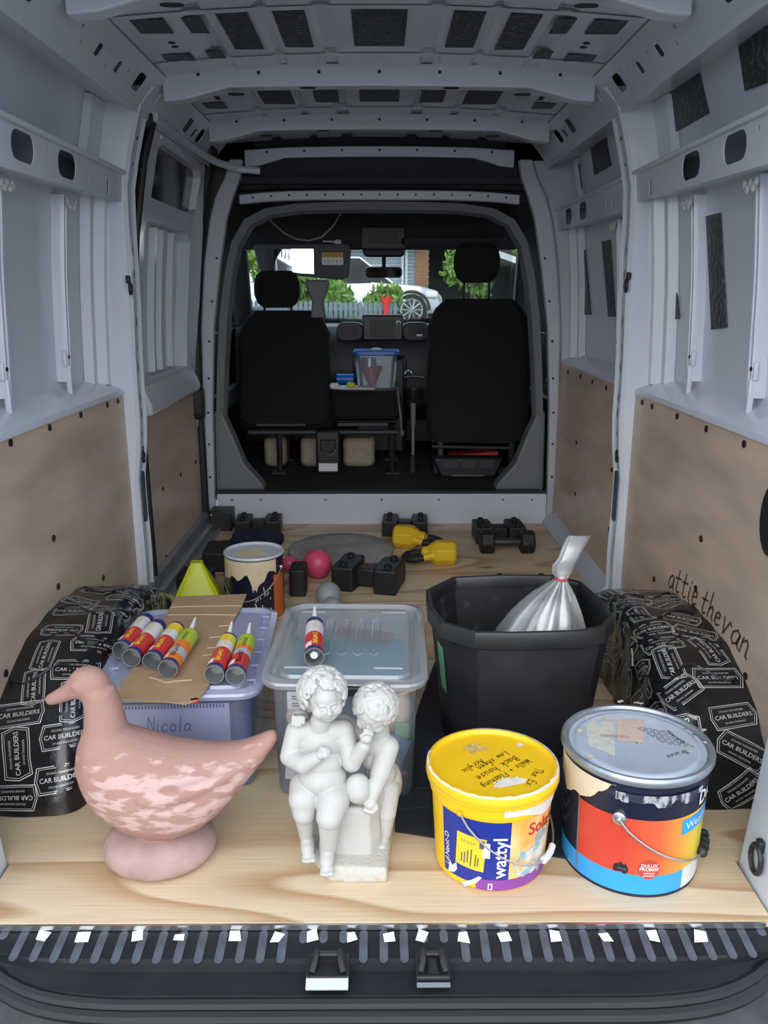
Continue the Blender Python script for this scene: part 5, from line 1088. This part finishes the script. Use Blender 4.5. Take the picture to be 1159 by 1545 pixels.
def quad(mb, pxs, z): mb.add([(*lidq(*p), z) for p in pxs], [(0,1,2,3)])
m = MB(); quad(m, [(882,1086),(925,1082),(928,1148),(887,1130)], .2500); m.build('old_label', mat('worn_cream', (.56,.54,.46), .6, col2=(.42,.46,.52), vscale=60, thr=(.5,.62)), lp_, smooth=None)
m = MB(); quad(m, [(930,1091),(970,1092),(971,1127),(930,1123)], .2502); ol = m.build('old_label', mat('worn_peach', (.58,.45,.37), .6, var=.12, vscale=80), lp_, smooth=None)
m = MB(); x, y = lidq(905,1118); put2d(m, text2d('100%ND', .016), lambda a, b: flat(x, y, dg(-4), .2506)(a, b)); m.build('lettering', mat('faded_red', (.50,.16,.13), .6), lp_, smooth=None)
m = MB()
for i in range(7):
    for j in range(16):
        x, y = lidq(958+i*7, 1094+i*2.2+ (7-i)*1.2); a = dg(-60)
        if (i*7+j*3) % 5: m.add([flat(x, y, a, .2506)(u, v_) for u, v_ in ((.0052*j,0),(.0052*j+.004,0),(.0052*j+.004,.0022),(.0052*j,.0022))], [(0,1,2,3)])
x, y = lidq(1003,1109); put2d(m, text2d('Warranty', .014, .01), flat(x, y, dg(-68), .2506)); m.build('lid_print', 'ink_soft', lp_, smooth=None)
m = MB(); x, y = lidq(1020,1108); scribble(m, 'Cut', .022, flat(x, y, dg(-50), .2507), .0014)
x, y = lidq(1033,1138); scribble(m, 'Bruces', .014, flat(x, y, dg(-155), .2507), .0013)
x, y = lidq(893,1078); x1, y1 = lidq(935,1068); scribble(m, '.', .01, flat(x, y, 0, .2507), .002); m.build('lid_handwriting', 'ink_soft', lp_, smooth=None)
m = MB(); rn = random.Random(8)
for px, py, a, b in ((935,1066,.008,.005),(962,1068,.010,.005),(1045,1090,.006,.012),(1060,1110,.005,.010),(1065,1128,.006,.006),(1040,1140,.006,.005),(875,1110,.006,.010),(890,1150,.010,.005),(915,1090,.012,.010)):
    x, y = lidq(px, py); m = MB(); blob2d(m, flat(x, y, rn.uniform(0,3), .2530 if math.hypot(x,y) > .11 else .2508), 0, 0, a, b, px, 14, .35); m.build('lid_smear', mat('rusty_smear', (.50,.42,.33), .6, col2=(.62,.58,.50), vscale=80), lp_, smooth=None)
# ---- small back tin, lid off-white with cream drips
C2 = (-.464, 2.913)
t = thing('paint_tin', 'cream-dripped paint tin with wire handle standing behind the blue box', 'paint tin', (*C2, 0))
AC = math.atan2(-C2[1], -C2[0]); r0, tp = .106, 0
m = MB(); m.lathe([(.01,.003),(r0,.0),(r0,.228),(r0+.004,.231),(r0+.004,.24),(r0-.004,.241)], 48, cap0=True); m.build('tin_body', 'navy', t)
m = MB(); m.lathe([(.110,.234),(.1115,.238),(.109,.243),(.104,.243),(.098,.236),(.002,.234)], 48); ld = m.build('lid', mat('pale_lid', (.55,.60,.66), .35, var=.1, vscale=25), t)
m = MB(); cpatch(m, r0+.0008, AC+dg(38), AC+dg(72), .0, .17, 0); m.build('label_band', mat('label_red_orange', (.60,.13,.03), .4), t, smooth=60)
m = MB(); zig(m, r0+.0012, AC+dg(-95), AC+dg(45), .232, lambda u: .14+rg4(u)+rg2(u)+.04*u, 0); m.build('paint_drip', 'cream', t, smooth=60)
m = MB(); blob2d(m, lambda a, b: (a, b, .2355), -.01, -.01, .065, .05, 4, 30, .3); m.build('lid_smear', 'cream', ld, smooth=None)
m = MB(); pts = bail(m, r0, AC+dg(62), .19, .0); m.v = []; m.f = []
m.tube([((r0+.004)*math.cos(AC+dg(62)-PI*i/24), (r0+.004)*math.sin(AC+dg(62)-PI*i/24), .19-.11*math.sin(PI*i/24)) for i in range(25)], .002, 6); m.build('wire_handle', 'wire', t)
m = MB(); a = AC+dg(62); m.ell(((r0+.002)*math.cos(a), (r0+.002)*math.sin(a), .19), .009, n=10, m=6); m.build('handle_lug', 'alloy', t)
m = MB(); f = lambda u, v_: cyl_fn(r0+.001, AC, 0)(u, v_); rn = random.Random(2)
for i in range(26): u, v_ = rn.uniform(-.05,.06), rn.uniform(.03,.13); blob2d(m, f, u, v_, .002, .006, i, 6, .4)
m.build('paint_fleck', 'smear', t, smooth=None)
# ================================================================ BLACK TUB WITH BAG
TP = [Vector(p) for p in ((.126,2.147),(.206,2.252),(.357,2.272),(.499,2.268),(.570,2.21),(.592,2.06),(.590,1.945),(.548,1.876),(.485,1.848),(.318,1.837),(.228,1.842),(.150,1.905),(.124,2.02))]
tc0 = Vector((.357,2.055))
t = thing('plastic_tub', 'large black eight-sided plastic tub holding a tied plastic bag', 'tub', (tc0.x, tc0.y, 0))
def tring(k, z, d=0): return [((p.x-tc0.x)*k*(1+d/.25), (p.y-tc0.y)*k*(1+d/.25), z) for p in TP]
m = MB(); m.loft([tring(.80,.006),tring(.81,.03),tring(.955,.325),tring(.955,.335)], caps=False); n = len(TP); m.f.append(tuple(range(n))); m.build('tub_wall', 'tub', t, smooth=25)
m = MB(); m.loft([tring(.930,.345),tring(.935,.325),tring(.79,.03),tring(.78,.012)], caps=False); m.f.append(tuple(range(len(m.v)-n, len(m.v)))); m.build('tub_inside', 'tub_in', t, smooth=25)
m = MB(); m.loft([tring(.955,.330),tring(.99,.322),tring(1.0,.327),tring(1.0,.362),tring(.985,.370),tring(.95,.370),tring(.930,.360),tring(.928,.335)], caps=False); m.build('tub_rim', 'tub', t, smooth=25, bevel=.003)
m = MB(); g0, g1 = TP[11]-tc0, TP[12]-tc0
def gp(u, z): k = .81+(.955-.81)*(z-.03)/.295; q = (g0+(g1-g0)*u)*(k*1.006); return (q.x, q.y, z)
m.add([gp(.15,.16), gp(.62,.16), gp(.62,.29), gp(.15,.29)], [(0,1,2,3)]); m.build('green_sticker', 'green_card', t, smooth=None)
# bag
t = thing('plastic_bag', 'clear plastic bag twisted shut, bulging over the tub rim', 'bag', (.44,2.03,.02))
m = MB(); rings = []; rn = random.Random(6); nb = 40
for z, rx, ry, dx in ((.0,.09,.09,-.02),(.03,.125,.12,-.02),(.12,.135,.12,-.022),(.22,.125,.11,-.02),(.28,.108,.095,-.012),(.33,.082,.075,-.002),(.37,.055,.052,.010),(.395,.034,.032,.020),(.412,.018,.018,.026),(.420,.0145,.0145,.030)):
    f_ = .0 if z < .1 else .16*min(1,(z-.1)/.25)
    rings.append([(dx+rx*(1+f_*math.sin(11*a+.6))*math.cos(a), ry*(1+f_*math.sin(11*a+.6))*math.sin(a), z) for a in [2*PI*j/nb for j in range(nb)]])
m.loft(rings); m.build('bag_body', 'bag_film', t, smooth=80)
m = MB(); rings = []
for z, rx, ry, dx in ((.420,.0145,.0145,.030),(.435,.024,.014,.032),(.455,.027,.012,.034),(.475,.024,.011,.044),(.50,.026,.010,.056),(.525,.028,.007,.066),(.536,.027,.004,.070)):
    rings.append([(dx+rx*(1+.14*math.sin(5*a))*math.cos(a), ry*math.sin(a)+.004*math.sin(z*90), z) for a in [2*PI*j/nb for j in range(nb)]])
m.loft(rings); m.build('bag_neck', 'bag_film', t, smooth=80)
m = MB(); m.tube([(.030+.016*math.cos(a), .016*math.sin(a), .420) for a in [2*PI*j/16 for j in range(16)]], .003, 6, True); m.build('bag_tie', 'dusty_red', t)
m = MB(); rings = []
for z, rx, ry, dx in ((.004,.08,.08,-.02),(.03,.112,.105,-.02),(.12,.120,.105,-.022),(.22,.110,.095,-.02),(.28,.09,.08,-.012),(.32,.065,.06,-.004),(.35,.035,.03,.004)): rings.append([(dx+rx*math.cos(a), ry*math.sin(a), z) for a in [2*PI*j/24 for j in range(24)]])
m.loft(rings); o = m.build('white_powder', mat('powder', (.50,.49,.49), .9, col2=(.34,.30,.28), vscale=40, thr=(.45,.75)), None, smooth=80, loc=(.44,2.03,.02)); tag(o, 'pale crumbly contents packed inside the tied plastic bag', 'contents', kind='stuff')
# ================================================================ STORAGE BOXES
def rr3(w_, d_, r, z, n=6): return [(p[0], p[1], z) for p in rrect(w_, d_, r, n)]
def obox(name, label, cx, cy, rz, wb, db, wt, dt, h, mt, ml):
    t = thing(name, label, 'storage box', (cx, cy, 0), rz)
    m = MB(); m.loft([rr3(wb,db,.03,.003),rr3(wb+.006,db+.006,.033,.012),rr3(wt,dt,.04,h-.03),rr3(wt+.012,dt+.012,.045,h-.024),rr3(wt+.014,dt+.014,.045,h-.006)], caps=False); m.f.append(tuple(range(28))); m.build('box_body', mt, t, smooth=30)
    W_, D_ = wt+.045, dt+.045
    m = MB(); m.loft([rr3(W_,D_,.055,h-.016),rr3(W_+.006,D_+.006,.058,h-.006),rr3(W_+.002,D_+.002,.056,h),rr3(W_-.03,D_-.03,.045,h+.004)], caps=False); lr = m.build('lid_rim', ml, t, smooth=30)
    m = MB(); m.loft([rr3(W_-.03,D_-.03,.045,h+.004),rr3(W_-.055,D_-.055,.04,h-.006),rr3(W_-.075,D_-.075,.035,h-.006),rr3(W_-.085,D_-.085,.03,h+.001)], caps=False); k = len(m.v); m.f.append(tuple(range(k-28, k))); ld = m.build('lid', ml, t, smooth=30)
    return t, lr, ld
# blue box
BX, BY, BR = -.487, 2.005, math.radians(2.5)
t, lr, ld = obox('storage_box', 'blue-tinted translucent storage box with cardboard and sealant tubes on its lid', BX, BY, BR, .34,.48,.355,.50, .262, 'box_blue', 'box_blue_lid')
for s in (-1,1):
    for k in range(6): m = MB(); m.box((s*.178,-.2+.08*k,.262), (.035,.006,.004)); m.build('lid_ridge', 'box_blue_lid', ld, smooth=None)
# paper with the name, inside the front wall
m = MB(); m.bx(-.15,.13,0,.002,0,.15); pp = m.build('name_paper', 'paper', None, smooth=None, loc=(BX+.002, BY-.236, .075)); pp.rotation_euler = (math.radians(3),0,BR); tag(pp, 'white spiral notebook page with a name behind the blue box front', 'paper')
m = MB()
for k in range(36): m.bx(-.148+.0075*k,-.1445+.0075*k,-.0008,.0,.139,.149)
m.build('torn_holes', 'ink_soft', pp, smooth=None)
m = MB(); scribble(m, 'Nicola', .042, lambda a, b: (-.066+a*.78, -.001, .078+b), .0028); m.build('pen_writing', 'ink_blue', pp, smooth=None)
for i, (x, y, z, d, mt, lb) in enumerate((( -.08,.10,.06,(.15,.20,.11),'cream_card','cream carton at the back of the blue box'),(.08,.05,.05,(.13,.22,.09),'mid_blue','dusty blue carton on the tube side of the blue box'),(-.02,-.14,.035,(.28,.13,.06),'paper_blue','pale blue folded cloth at the front of the blue box'))):
    m = MB(); m.box((0,0,0), d); o = m.build('packed_carton' if i < 2 else 'folded_cloth', mt, None, bevel=.012, loc=(BX+x, BY+y, .006+d[2]/2)); o.rotation_euler = (0,0,BR); tag(o, lb, 'carton' if i < 2 else 'cloth')
# cardboard on the blue lid
LZ = .2675
ct = thing('cardboard_sheet', 'torn brown corrugated cardboard sheet lying across the blue box lid', 'cardboard', (BX, BY, LZ))
CPX = [(266,900),(320,898),(372,896),(365,915),(352,936),(338,965),(325,1000),(318,1028),(308,1045),(296,1056),(280,1061),(250,1058),(215,1057),(172,1053),(185,1030),(200,1008),(228,965),(245,935)]
pl = [at(px, py, z=LZ+.004)-Vector((BX,BY,0)) for px, py in CPX]
m = MB(); m.prism([(p.x, p.y) for p in pl], 0, .004); m.build('sheet', 'cardboard', ct, smooth=None)
for (a, b) in (((259,916),(364,914)),((253,928),(356,928)),((330,945),(349,944)),((316,962),(340,961)),((312,978),(333,977)),((306,989),(329,988)),((225,1022),(250,1030)),((250,1030),(290,1026))):
    p, q = at(*a, z=LZ+.0045)-Vector((BX,BY,LZ)), at(*b, z=LZ+.0045)-Vector((BX,BY,LZ)); m = MB(); m.tube([p, p.lerp(q,.5)+Vector((0,.003,0)), q], .0018, 6); m.build('crease', 'cardboard_ridge', ct)
m = MB(); m.box((*(at(293,1054,z=LZ+.005)-Vector((BX,BY,0))).xy, .0), (.02,.012,.008), (0,0,.4)); m.build('red_tape_end', mat('red_tape', (.6,.03,.04), .5), ct, bevel=.002)
# sealant tubes
def tube_thing(label, near, far, z, kind, nozzle=True, flip=False, group='sealant tubes on the blue box lid'):
    A_, B_ = at(*near, z=z), at(*far, z=z); d = (B_-A_); d.z = 0; d.normalize()
    t = thing('sealant_tube', label, 'sealant tube', (A_.x, A_.y, z), math.atan2(d.y, d.x), group)
    r, ln = .0230, .205                                        # local x runs from the open end to the nozzle end
    M = Matrix.Rotation(PI/2, 4, 'Y')
    m = MB(); m.lathe([(r-.0018,.0),(r-.0018,.05),(0.001,.05)], 28, M=M); m.build('open_end', 'tube_in', t, smooth=40)
    m = MB(); m.lathe([(r-.0018,0),(r+.0004,0),(r+.0004,.006),(r,.007)], 28, M=M); m.build('end_rim', 'tube_in', t, smooth=40)
    bands = {'red': [(.007,.020,'tube_navy'),(.020,.105,'tube_red'),(.105,.175,'tube_white'),(.175,.197,'tube_navy')], 'mix': [(.007,.020,'tube_navy'),(.020,.11,'tube_red'),(.11,.15,'tube_white'),(.15,.19,'tube_yellow'),(.19,.197,'tube_navy')],
             'lime': [(.007,.018,'tube_navy'),(.018,.05,'tube_orange'),(.05,.085,'tube_grey'),(.085,.125,'tube_orange'),(.125,.197,'tube_lime')], 'limered': [(.007,.018,'tube_navy'),(.018,.085,'tube_red'),(.085,.11,'tube_grey'),(.11,.135,'tube_orange'),(.135,.197,'tube_lime')]}[kind]
    for a, b, mt in bands: m = MB(); m.lathe([(r,a),(r,b)], 28, M=M); m.build('label_band', mt, t, smooth=60)
    m = MB(); m.lathe([(r,.197),(r-.002,.203),(.008,.205),(.001,.206)], 28, M=M); m.build('end_cap', 'tube_navy', t, smooth=40)
    def tf(s0, a0): return lambda u, v_: (s0+u, -r*1.02*math.cos(a0+v_/r) if False else -(r+.0006)*math.sin(a0+v_/r)*-1, (r+.0006)*math.cos(a0+v_/r))
    m = MB()
    for body, s0, a0, sz, mm in (('SEALANT', .03, -.35, .016, 0), ('ACRYLIC', .125, -.3, .012, 0)): m = MB(); put2d(m, text2d(body, sz, .01), tf(s0, a0)); m.build('tube_print', 'tube_yellow' if kind in ('red','mix') else 'ink', t, smooth=None)
    pass
    m = MB(); f = tf(.022, .25); m.add([f(0,0),f(.024,0),f(.024,.009),f(0,.009)], [(0,1,2,3)]); m.add([f(0,.009),f(.024,.009),f(.024,.018),f(0,.018)], [(0,1,2,3)]); m.build('barcode_patch', 'white_print', t, smooth=None)
    if nozzle: m = MB(); m.tube([(.204,0,.004),(.214,0,.008),(.262,0,.024)], [.009,.0072,.0028], 12); m.build('nozzle', 'nozzle', t)
    if flip:
        m = MB(); m.tube([(.049,0,0),(.012,0,0)], .009, 14); m.build('plunger', 'white_plastic', t)
    return t
tz = LZ+.0238+.0008
tube_thing('red sealant tube with navy ends lying first beside the foil arch', (183,982), (224,932), tz-.001, 'red', False)
tube_thing('red sealant tube with white top second from the foil arch', (198,993), (243,940), tz+.004, 'red', False)
tube_thing('red sealant tube with yellow top third from the foil arch', (229,998), (271,943), tz+.004, 'mix', False)
tube_thing('lime and orange sealant tube with nozzle in the middle of the cardboard', (253,1010), (289,955), tz+.004, 'lime')
tube_thing('red and yellow sealant tube with nozzle near the cardboard edge', (323,1018), (347,960), tz+.003, 'mix')
tube_thing('lime and red sealant tube with nozzle off the cardboard edge', (355,1020), (374,965), tz, 'limered')
# clear box
QX, QY, QR = -.077, 1.945, math.radians(-1.5)
t, lr, ld = obox('storage_box', 'clear plastic storage box full of craft odds and ends, black latch', QX, QY, QR, .315,.43,.335,.455, .308, 'box_clear', 'box_clear_lid')
for x in (-.055,-.015,.025,.065):
    m = MB(); m.tube([(x-.010,-.09,.311),(x-.010,.11,.311),(x,.122,.311),(x+.010,.11,.311),(x+.010,-.09,.311),(x,-.102,.311)], .0022, 6, True); m.build('lid_ridge', 'box_clear_lid', ld)
for x, y in ((-.11,.185),(.11,.185),(-.11,-.165),(.10,-.165)):
    m = MB(); m.box((x,y,.309), (.07,.014,.006)); m.build('hinge_ridge', 'box_clear_lid', ld, bevel=.003)
m = MB(); m.prism(rrect(.115,.016,.007,4,.045,0), .283, .305); m.v = [(x, y-.2545, z) for x, y, z in m.v]; m.build('latch', 'black_plastic', t, bevel=.003)
def inner(name, mt, x, y, z, d, lb, rot=(0,0,0), bev=.008, cat='craft item'):
    m = MB(); m.box((0,0,0), d); o = m.build(name, mt, None, bevel=bev, loc=(QX+x, QY+y, z)); o.rotation_euler = (rot[0],rot[1],rot[2]+QR); tag(o, lb, cat); return o
inner('folded_towel', 'skin_cloth', .095,-.145,.190,(.115,.105,.10), 'crumpled beige towel against the front right of the clear box', (.05,.1,.1), .035, 'towel')
inner('folded_towel', 'skin_cloth', -.100,-.150,.185,(.095,.08,.055), 'small beige towel against the front left of the clear box', (.05,-.1,0), .025, 'towel')
inner('teal_folder', 'teal', .0,-.03,.272,(.28,.21,.012), 'flat teal folder under the clear box lid', (0,0,.04), .004, 'folder')
inner('red_cloth_strip', 'red_cloth', .035,.075,.288,(.15,.05,.014), 'faded red cloth strip under the clear box lid', (0,0,-.25), .006, 'cloth')
inner('white_envelope', 'paper', .085,.15,.278,(.13,.11,.004), 'white envelope at the back of the clear box', (0,0,.1), .001, 'envelope')
inner('white_envelope', 'paper', -.085,.15,.278,(.12,.12,.004), 'white envelope under the clear box lid on the blue box side', (0,0,-.1), .001, 'envelope')
inner('green_card', 'green_card', -.118,-.190,.130,(.06,.004,.05), 'pale green card in the left front corner of the clear box', (.03,0,0), .001, 'card')
inner('green_card', 'green_card', .128,-.200,.165,(.035,.004,.04), 'green card behind the blue booklet in the clear box', (.03,0,0), .001, 'card')
inner('blue_booklet', 'mid_blue', .108,-.206,.128,(.07,.004,.055), 'mid blue booklet leaning inside the clear box front', (.03,.4,0), .001, 'booklet')
inner('white_leaflet', 'paper', -.120,-.196,.070,(.055,.004,.075), 'white leaflet standing in the clear box below the green card', (.03,.08,0), .001, 'leaflet')
inner('grey_cloth', 'paper_blue', .0,-.02,.052,(.27,.33,.09), 'pale blue-grey cloth filling the bottom of the clear box', (0,0,0), .03, 'cloth')
lc = inner('label_card', 'white_print', -.095,-.206,.245,(.085,.003,.045), 'white printed card upright behind the clear box front', (.03,0,0), .0005, 'card')
m = MB()
for z in (.010,.004,-.008,-.014): m.bx(-.032, .025, -.0024, -.002, z, z+.0028)
m.build('card_print', 'ink_soft', lc, smooth=None)
inner('pale_stick', 'stick', .110,-.205,.256,(.10,.008,.008), 'pale wooden stick slanting inside the clear box', (0,-.38,0), .002, 'stick')
inner('red_strip', 'dusty_red', .105,-.200,.055,(.07,.005,.012), 'thin red strip at the bottom of the clear box', (0,.1,0), .002, 'strip')
t7 = tube_thing('red sealant tube lying alone on the clear box lid', (474,992), (475,938), .308+.0285, 'red', True, True, None)
# ================================================================ DARK MAT
m = MB(); MP = [(598,1180),(596,1256),(660,1266),(760,1282),(862,1298),(930,1250),(925,1120),(840,1000),(660,990),(634,1060)]
pl = [at(px, py, z=.0) for px, py in MP]; m.prism([(p.x, p.y) for p in pl], .0008, .0042); mt_ = m.build('floor_mat', 'mat_cloth', None, smooth=None); tag(mt_, 'dark navy cloth mat spread on the plywood under the black tub', 'mat')
for a, b in (((600,1222),(860,1200)),((640,1130),(655,1260)),((610,1190),(700,1195))):
    p, q = at(*a, z=.004), at(*b, z=.004); m = MB(); m.tube([p, p.lerp(q,.5)+Vector((.004,.01,0)), q], .0025, 6); o = m.build('mat_crease', 'mat_cloth', mt_)
# ================================================================ GYM GEAR AND ODDS AT THE FRONT
def riser(label, x, y, rz, k=1.0, h=.09):
    t = thing('step_riser', label, 'step riser', (x, y, 0), rz, 'black step risers on the floor'); t.scale = (k,k,k)
    for s in (-1,1):
        m = MB(); m.prism([(s*.130,-.095),(s*.042,-.095),(s*.036,-.04),(s*.036,.04),(s*.042,.095),(s*.130,.095)], 0, h); eb = m.build('end_block', 'gym_black', t, bevel=.008, smooth=None)
        for y_ in (-.055,.055): m = MB(); m.lathe([(.016,0),(.015,.012),(.009,.016),(.001,.016)], 14, (s*.09,y_,h)); m.build('stud', 'gym_black', eb)
    m = MB(); m.box((0,0,h*.48), (.09,.085,h*.72)); m.build('bridge', 'gym_black', t, bevel=.008)
    return t
riser('black step riser against the white kick panel near the side door', -.605,3.995, .05, .86)
riser('black step riser behind the two yellow kettlebells', .125,3.985, -.05, .86)
riser('black step riser behind the black dumbbell', .575,3.86, .03, .92)
riser('large black step riser beside the pink dumbbell', -.045,3.20, dg(-14), 1.02, .10)
riser('black step riser behind the black tub, only its top showing', .55,3.02, 0, .9)
def blockthing(label, x, y, rz, w_, d_, h):
    t = thing('weight_block', label, 'weight block', (x, y, 0), rz, 'small black blocks round the back tin')
    m = MB(); m.prism(rrect(w_, d_, .012, 3), 0, h); m.build('block_body', 'gym_black', t, bevel=.006)
    for sx in (-1,1):
        for sy in (-1,1): m = MB(); m.lathe([(.010,0),(.009,.006),(.001,.007)], 12, (sx*(w_/2-.025), sy*(d_/2-.03), h)); m.build('stud', 'gym_black', t)
blockthing('small black block on the floor by the door sill, up from the lime funnel', -.715,3.47,.05,.10,.20,.085)
blockthing('small black block between the door sill and the lime funnel', -.735,3.135,.0,.13,.14,.085)
blockthing('small black block half hidden between the lime funnel and the back tin', -.585,3.20,0,.08,.14,.09)
blockthing('small black block right beside the orange stripe of the back tin', -.325,3.13,0,.065,.12,.11)
# hex dumbbell
t = thing('dumbbell', 'black rubber hex dumbbell in front of a step riser', 'dumbbell', (.585,3.655,.0), dg(0))
hexp = [(.058*math.cos(PI/6+PI/3*i), .058*math.sin(PI/6+PI/3*i)+.0503) for i in range(6)]; hexp = [(.058*math.cos(PI/3*i), .058*math.sin(PI/3*i)+.0503) for i in range(6)]
for a, b in ((-.125,-.06),(.06,.125)): m = MB(); m.prism(hexp, a, b, 'x'); m.build('hex_head', 'gym_black', t, bevel=.010)
m = MB(); m.tube([(-.07,0,.05),(-.03,0,.05),(0,0,.05),(.03,0,.05),(.07,0,.05)], [.018,.019,.021,.019,.018], 14); m.build('handle', mat('dark_grip', (.05,.05,.055), .4, metal=.4), t)
# yellow kettlebells lying over
def kettle(label, x, y, rz):
    t = thing('kettlebell', label, 'kettlebell', (x, y, 0), rz, 'yellow kettlebells'); n = 8
    m = MB(); rings = []
    for u, r in ((0,.045),(.012,.056),(.085,.058),(.105,.046),(.125,.030),(.150,.026)): rings.append([(u, r*math.cos(PI/8+2*PI*j/n), .0545+r*math.sin(PI/8+2*PI*j/n)*(1 if r > .04 else 1)) for j in range(n)])
    m.loft(rings); m.build('bell', 'kettle_yellow', t, bevel=.005, smooth=None)
    for s in (-1,1): m = MB(); m.tube([(.095,s*.030,.05),(.150,s*.040,.042)], [.020,.016], 12); m.build('horn', 'kettle_yellow', t)
    m = MB(); m.tube([(.145,-.041,.042),(.180,-.048,.038),(.215,-.034,.034),(.226,0,.032),(.215,.034,.034),(.180,.048,.038),(.145,.041,.042)], .0165, 12); m.build('handle', 'black_rubber', t)
kettle('yellow kettlebell lying over against the step riser by the kick panel', .065,3.74, dg(-12))
kettle('yellow kettlebell lying over on open floor with its black handle to the stone disc', .335,3.475, dg(178))
# pink dumbbell standing against the tin side, grey one in front
t = thing('dumbbell', 'pink vinyl ball-ended dumbbell beside the large step riser', 'dumbbell', (-.262,3.30,0), dg(165))
m = MB(); m.ell((0,0,.062), (.062,.058,.062), n=20, m=14); m.build('ball_head', 'pink_vinyl', t); m = MB(); m.tube([(.05,0,.055),(.12,0,.05)], .018, 12); m.build('handle', 'pink_vinyl', t); m = MB(); m.ell((.125,0,.05), (.034,.032,.032)); m.build('ball_head', 'pink_vinyl', t)
t = thing('dumbbell', 'grey vinyl ball-ended dumbbell peeking over the clear box', 'dumbbell', (-.195,2.96,0), dg(100))
m = MB(); m.ell((0,0,.05), (.05,.048,.05), n=20, m=14); m.build('ball_head', 'grey_vinyl', t); m = MB(); m.tube([(-.04,0,.048),(-.10,0,.045)], .016, 12); m.build('handle', 'grey_vinyl', t); m = MB(); m.ell((-.13,0,.042), (.042,.04,.042)); m.build('ball_head', 'grey_vinyl', t)
# lime funnel
t = thing('lime_funnel', 'lime green pyramid-shaped plastic funnel upside down behind the blue box', 'funnel', (-.690,2.97,0), dg(8))
m = MB(); rings = []
for z, w_, d_ in ((.0,.20,.18),(.02,.198,.178),(.07,.150,.13),(.12,.098,.085),(.165,.052,.045),(.18,.044,.038)): rings.append(rr3(w_, d_, min(w_,d_)*.18, z, 3))
m.loft(rings); m.build('funnel_cone', 'lime', t, smooth=30); m = MB()
for s in (-1,1): m.tube([(s*.099,-.088,.004),(s*.072,-.062,.072),(s*.046,-.040,.12),(s*.022,-.02,.17)], .005, 6)
m.build('funnel_rib', 'lime', t)
# navy cloth behind the tin
t = thing('navy_garment', 'crumpled navy cloth behind the back paint tin', 'cloth', (-.575,3.70,0))
m = MB(); rn = random.Random(5)
for i in range(14): m.ell((rn.uniform(-.09,.09), rn.uniform(-.07,.07), rn.uniform(.02,.05)), (rn.uniform(.04,.08), rn.uniform(.03,.06), rn.uniform(.02,.045)), (rn.uniform(0,1),rn.uniform(0,1),rn.uniform(0,3)), 10, 8)
for v_ in range(len(m.v)): m.v[v_] = (m.v[v_][0], m.v[v_][1], max(0, m.v[v_][2]))
m.build('cloth_folds', 'navy_cloth', t, remesh=.008, sm=3, smooth=None)
# stone disc
m = MB(); m.lathe([(.002,0),(.235,0),(.242,.008),(.240,.020),(.228,.026),(.17,.027),(.002,.027)], 48); rn = random.Random(9); m.v = [(x*(1+rn.uniform(-.006,.006)), y*(1+rn.uniform(-.006,.006)), z) for x, y, z in m.v]
o = m.build('stone_disc', 'stone', None, loc=(-.18,3.66,0), smooth=35); tag(o, 'round grey stone slab lying flat on the plywood', 'slab')
# black box by the sliding door
t = thing('black_case', 'black case standing in the corner between side door and kick panel', 'case', (-.80,4.06,0))
m = MB(); m.bx(-.055,.055,-.05,.06,0,.105); m.build('case_body', 'black_plastic', t, bevel=.006)
for z in (.025,.085): m = MB(); m.tube([(-.045,-.052,z),(-.045,-.048,z)], .006, 8); m.build('case_stud', 'alloy', t)
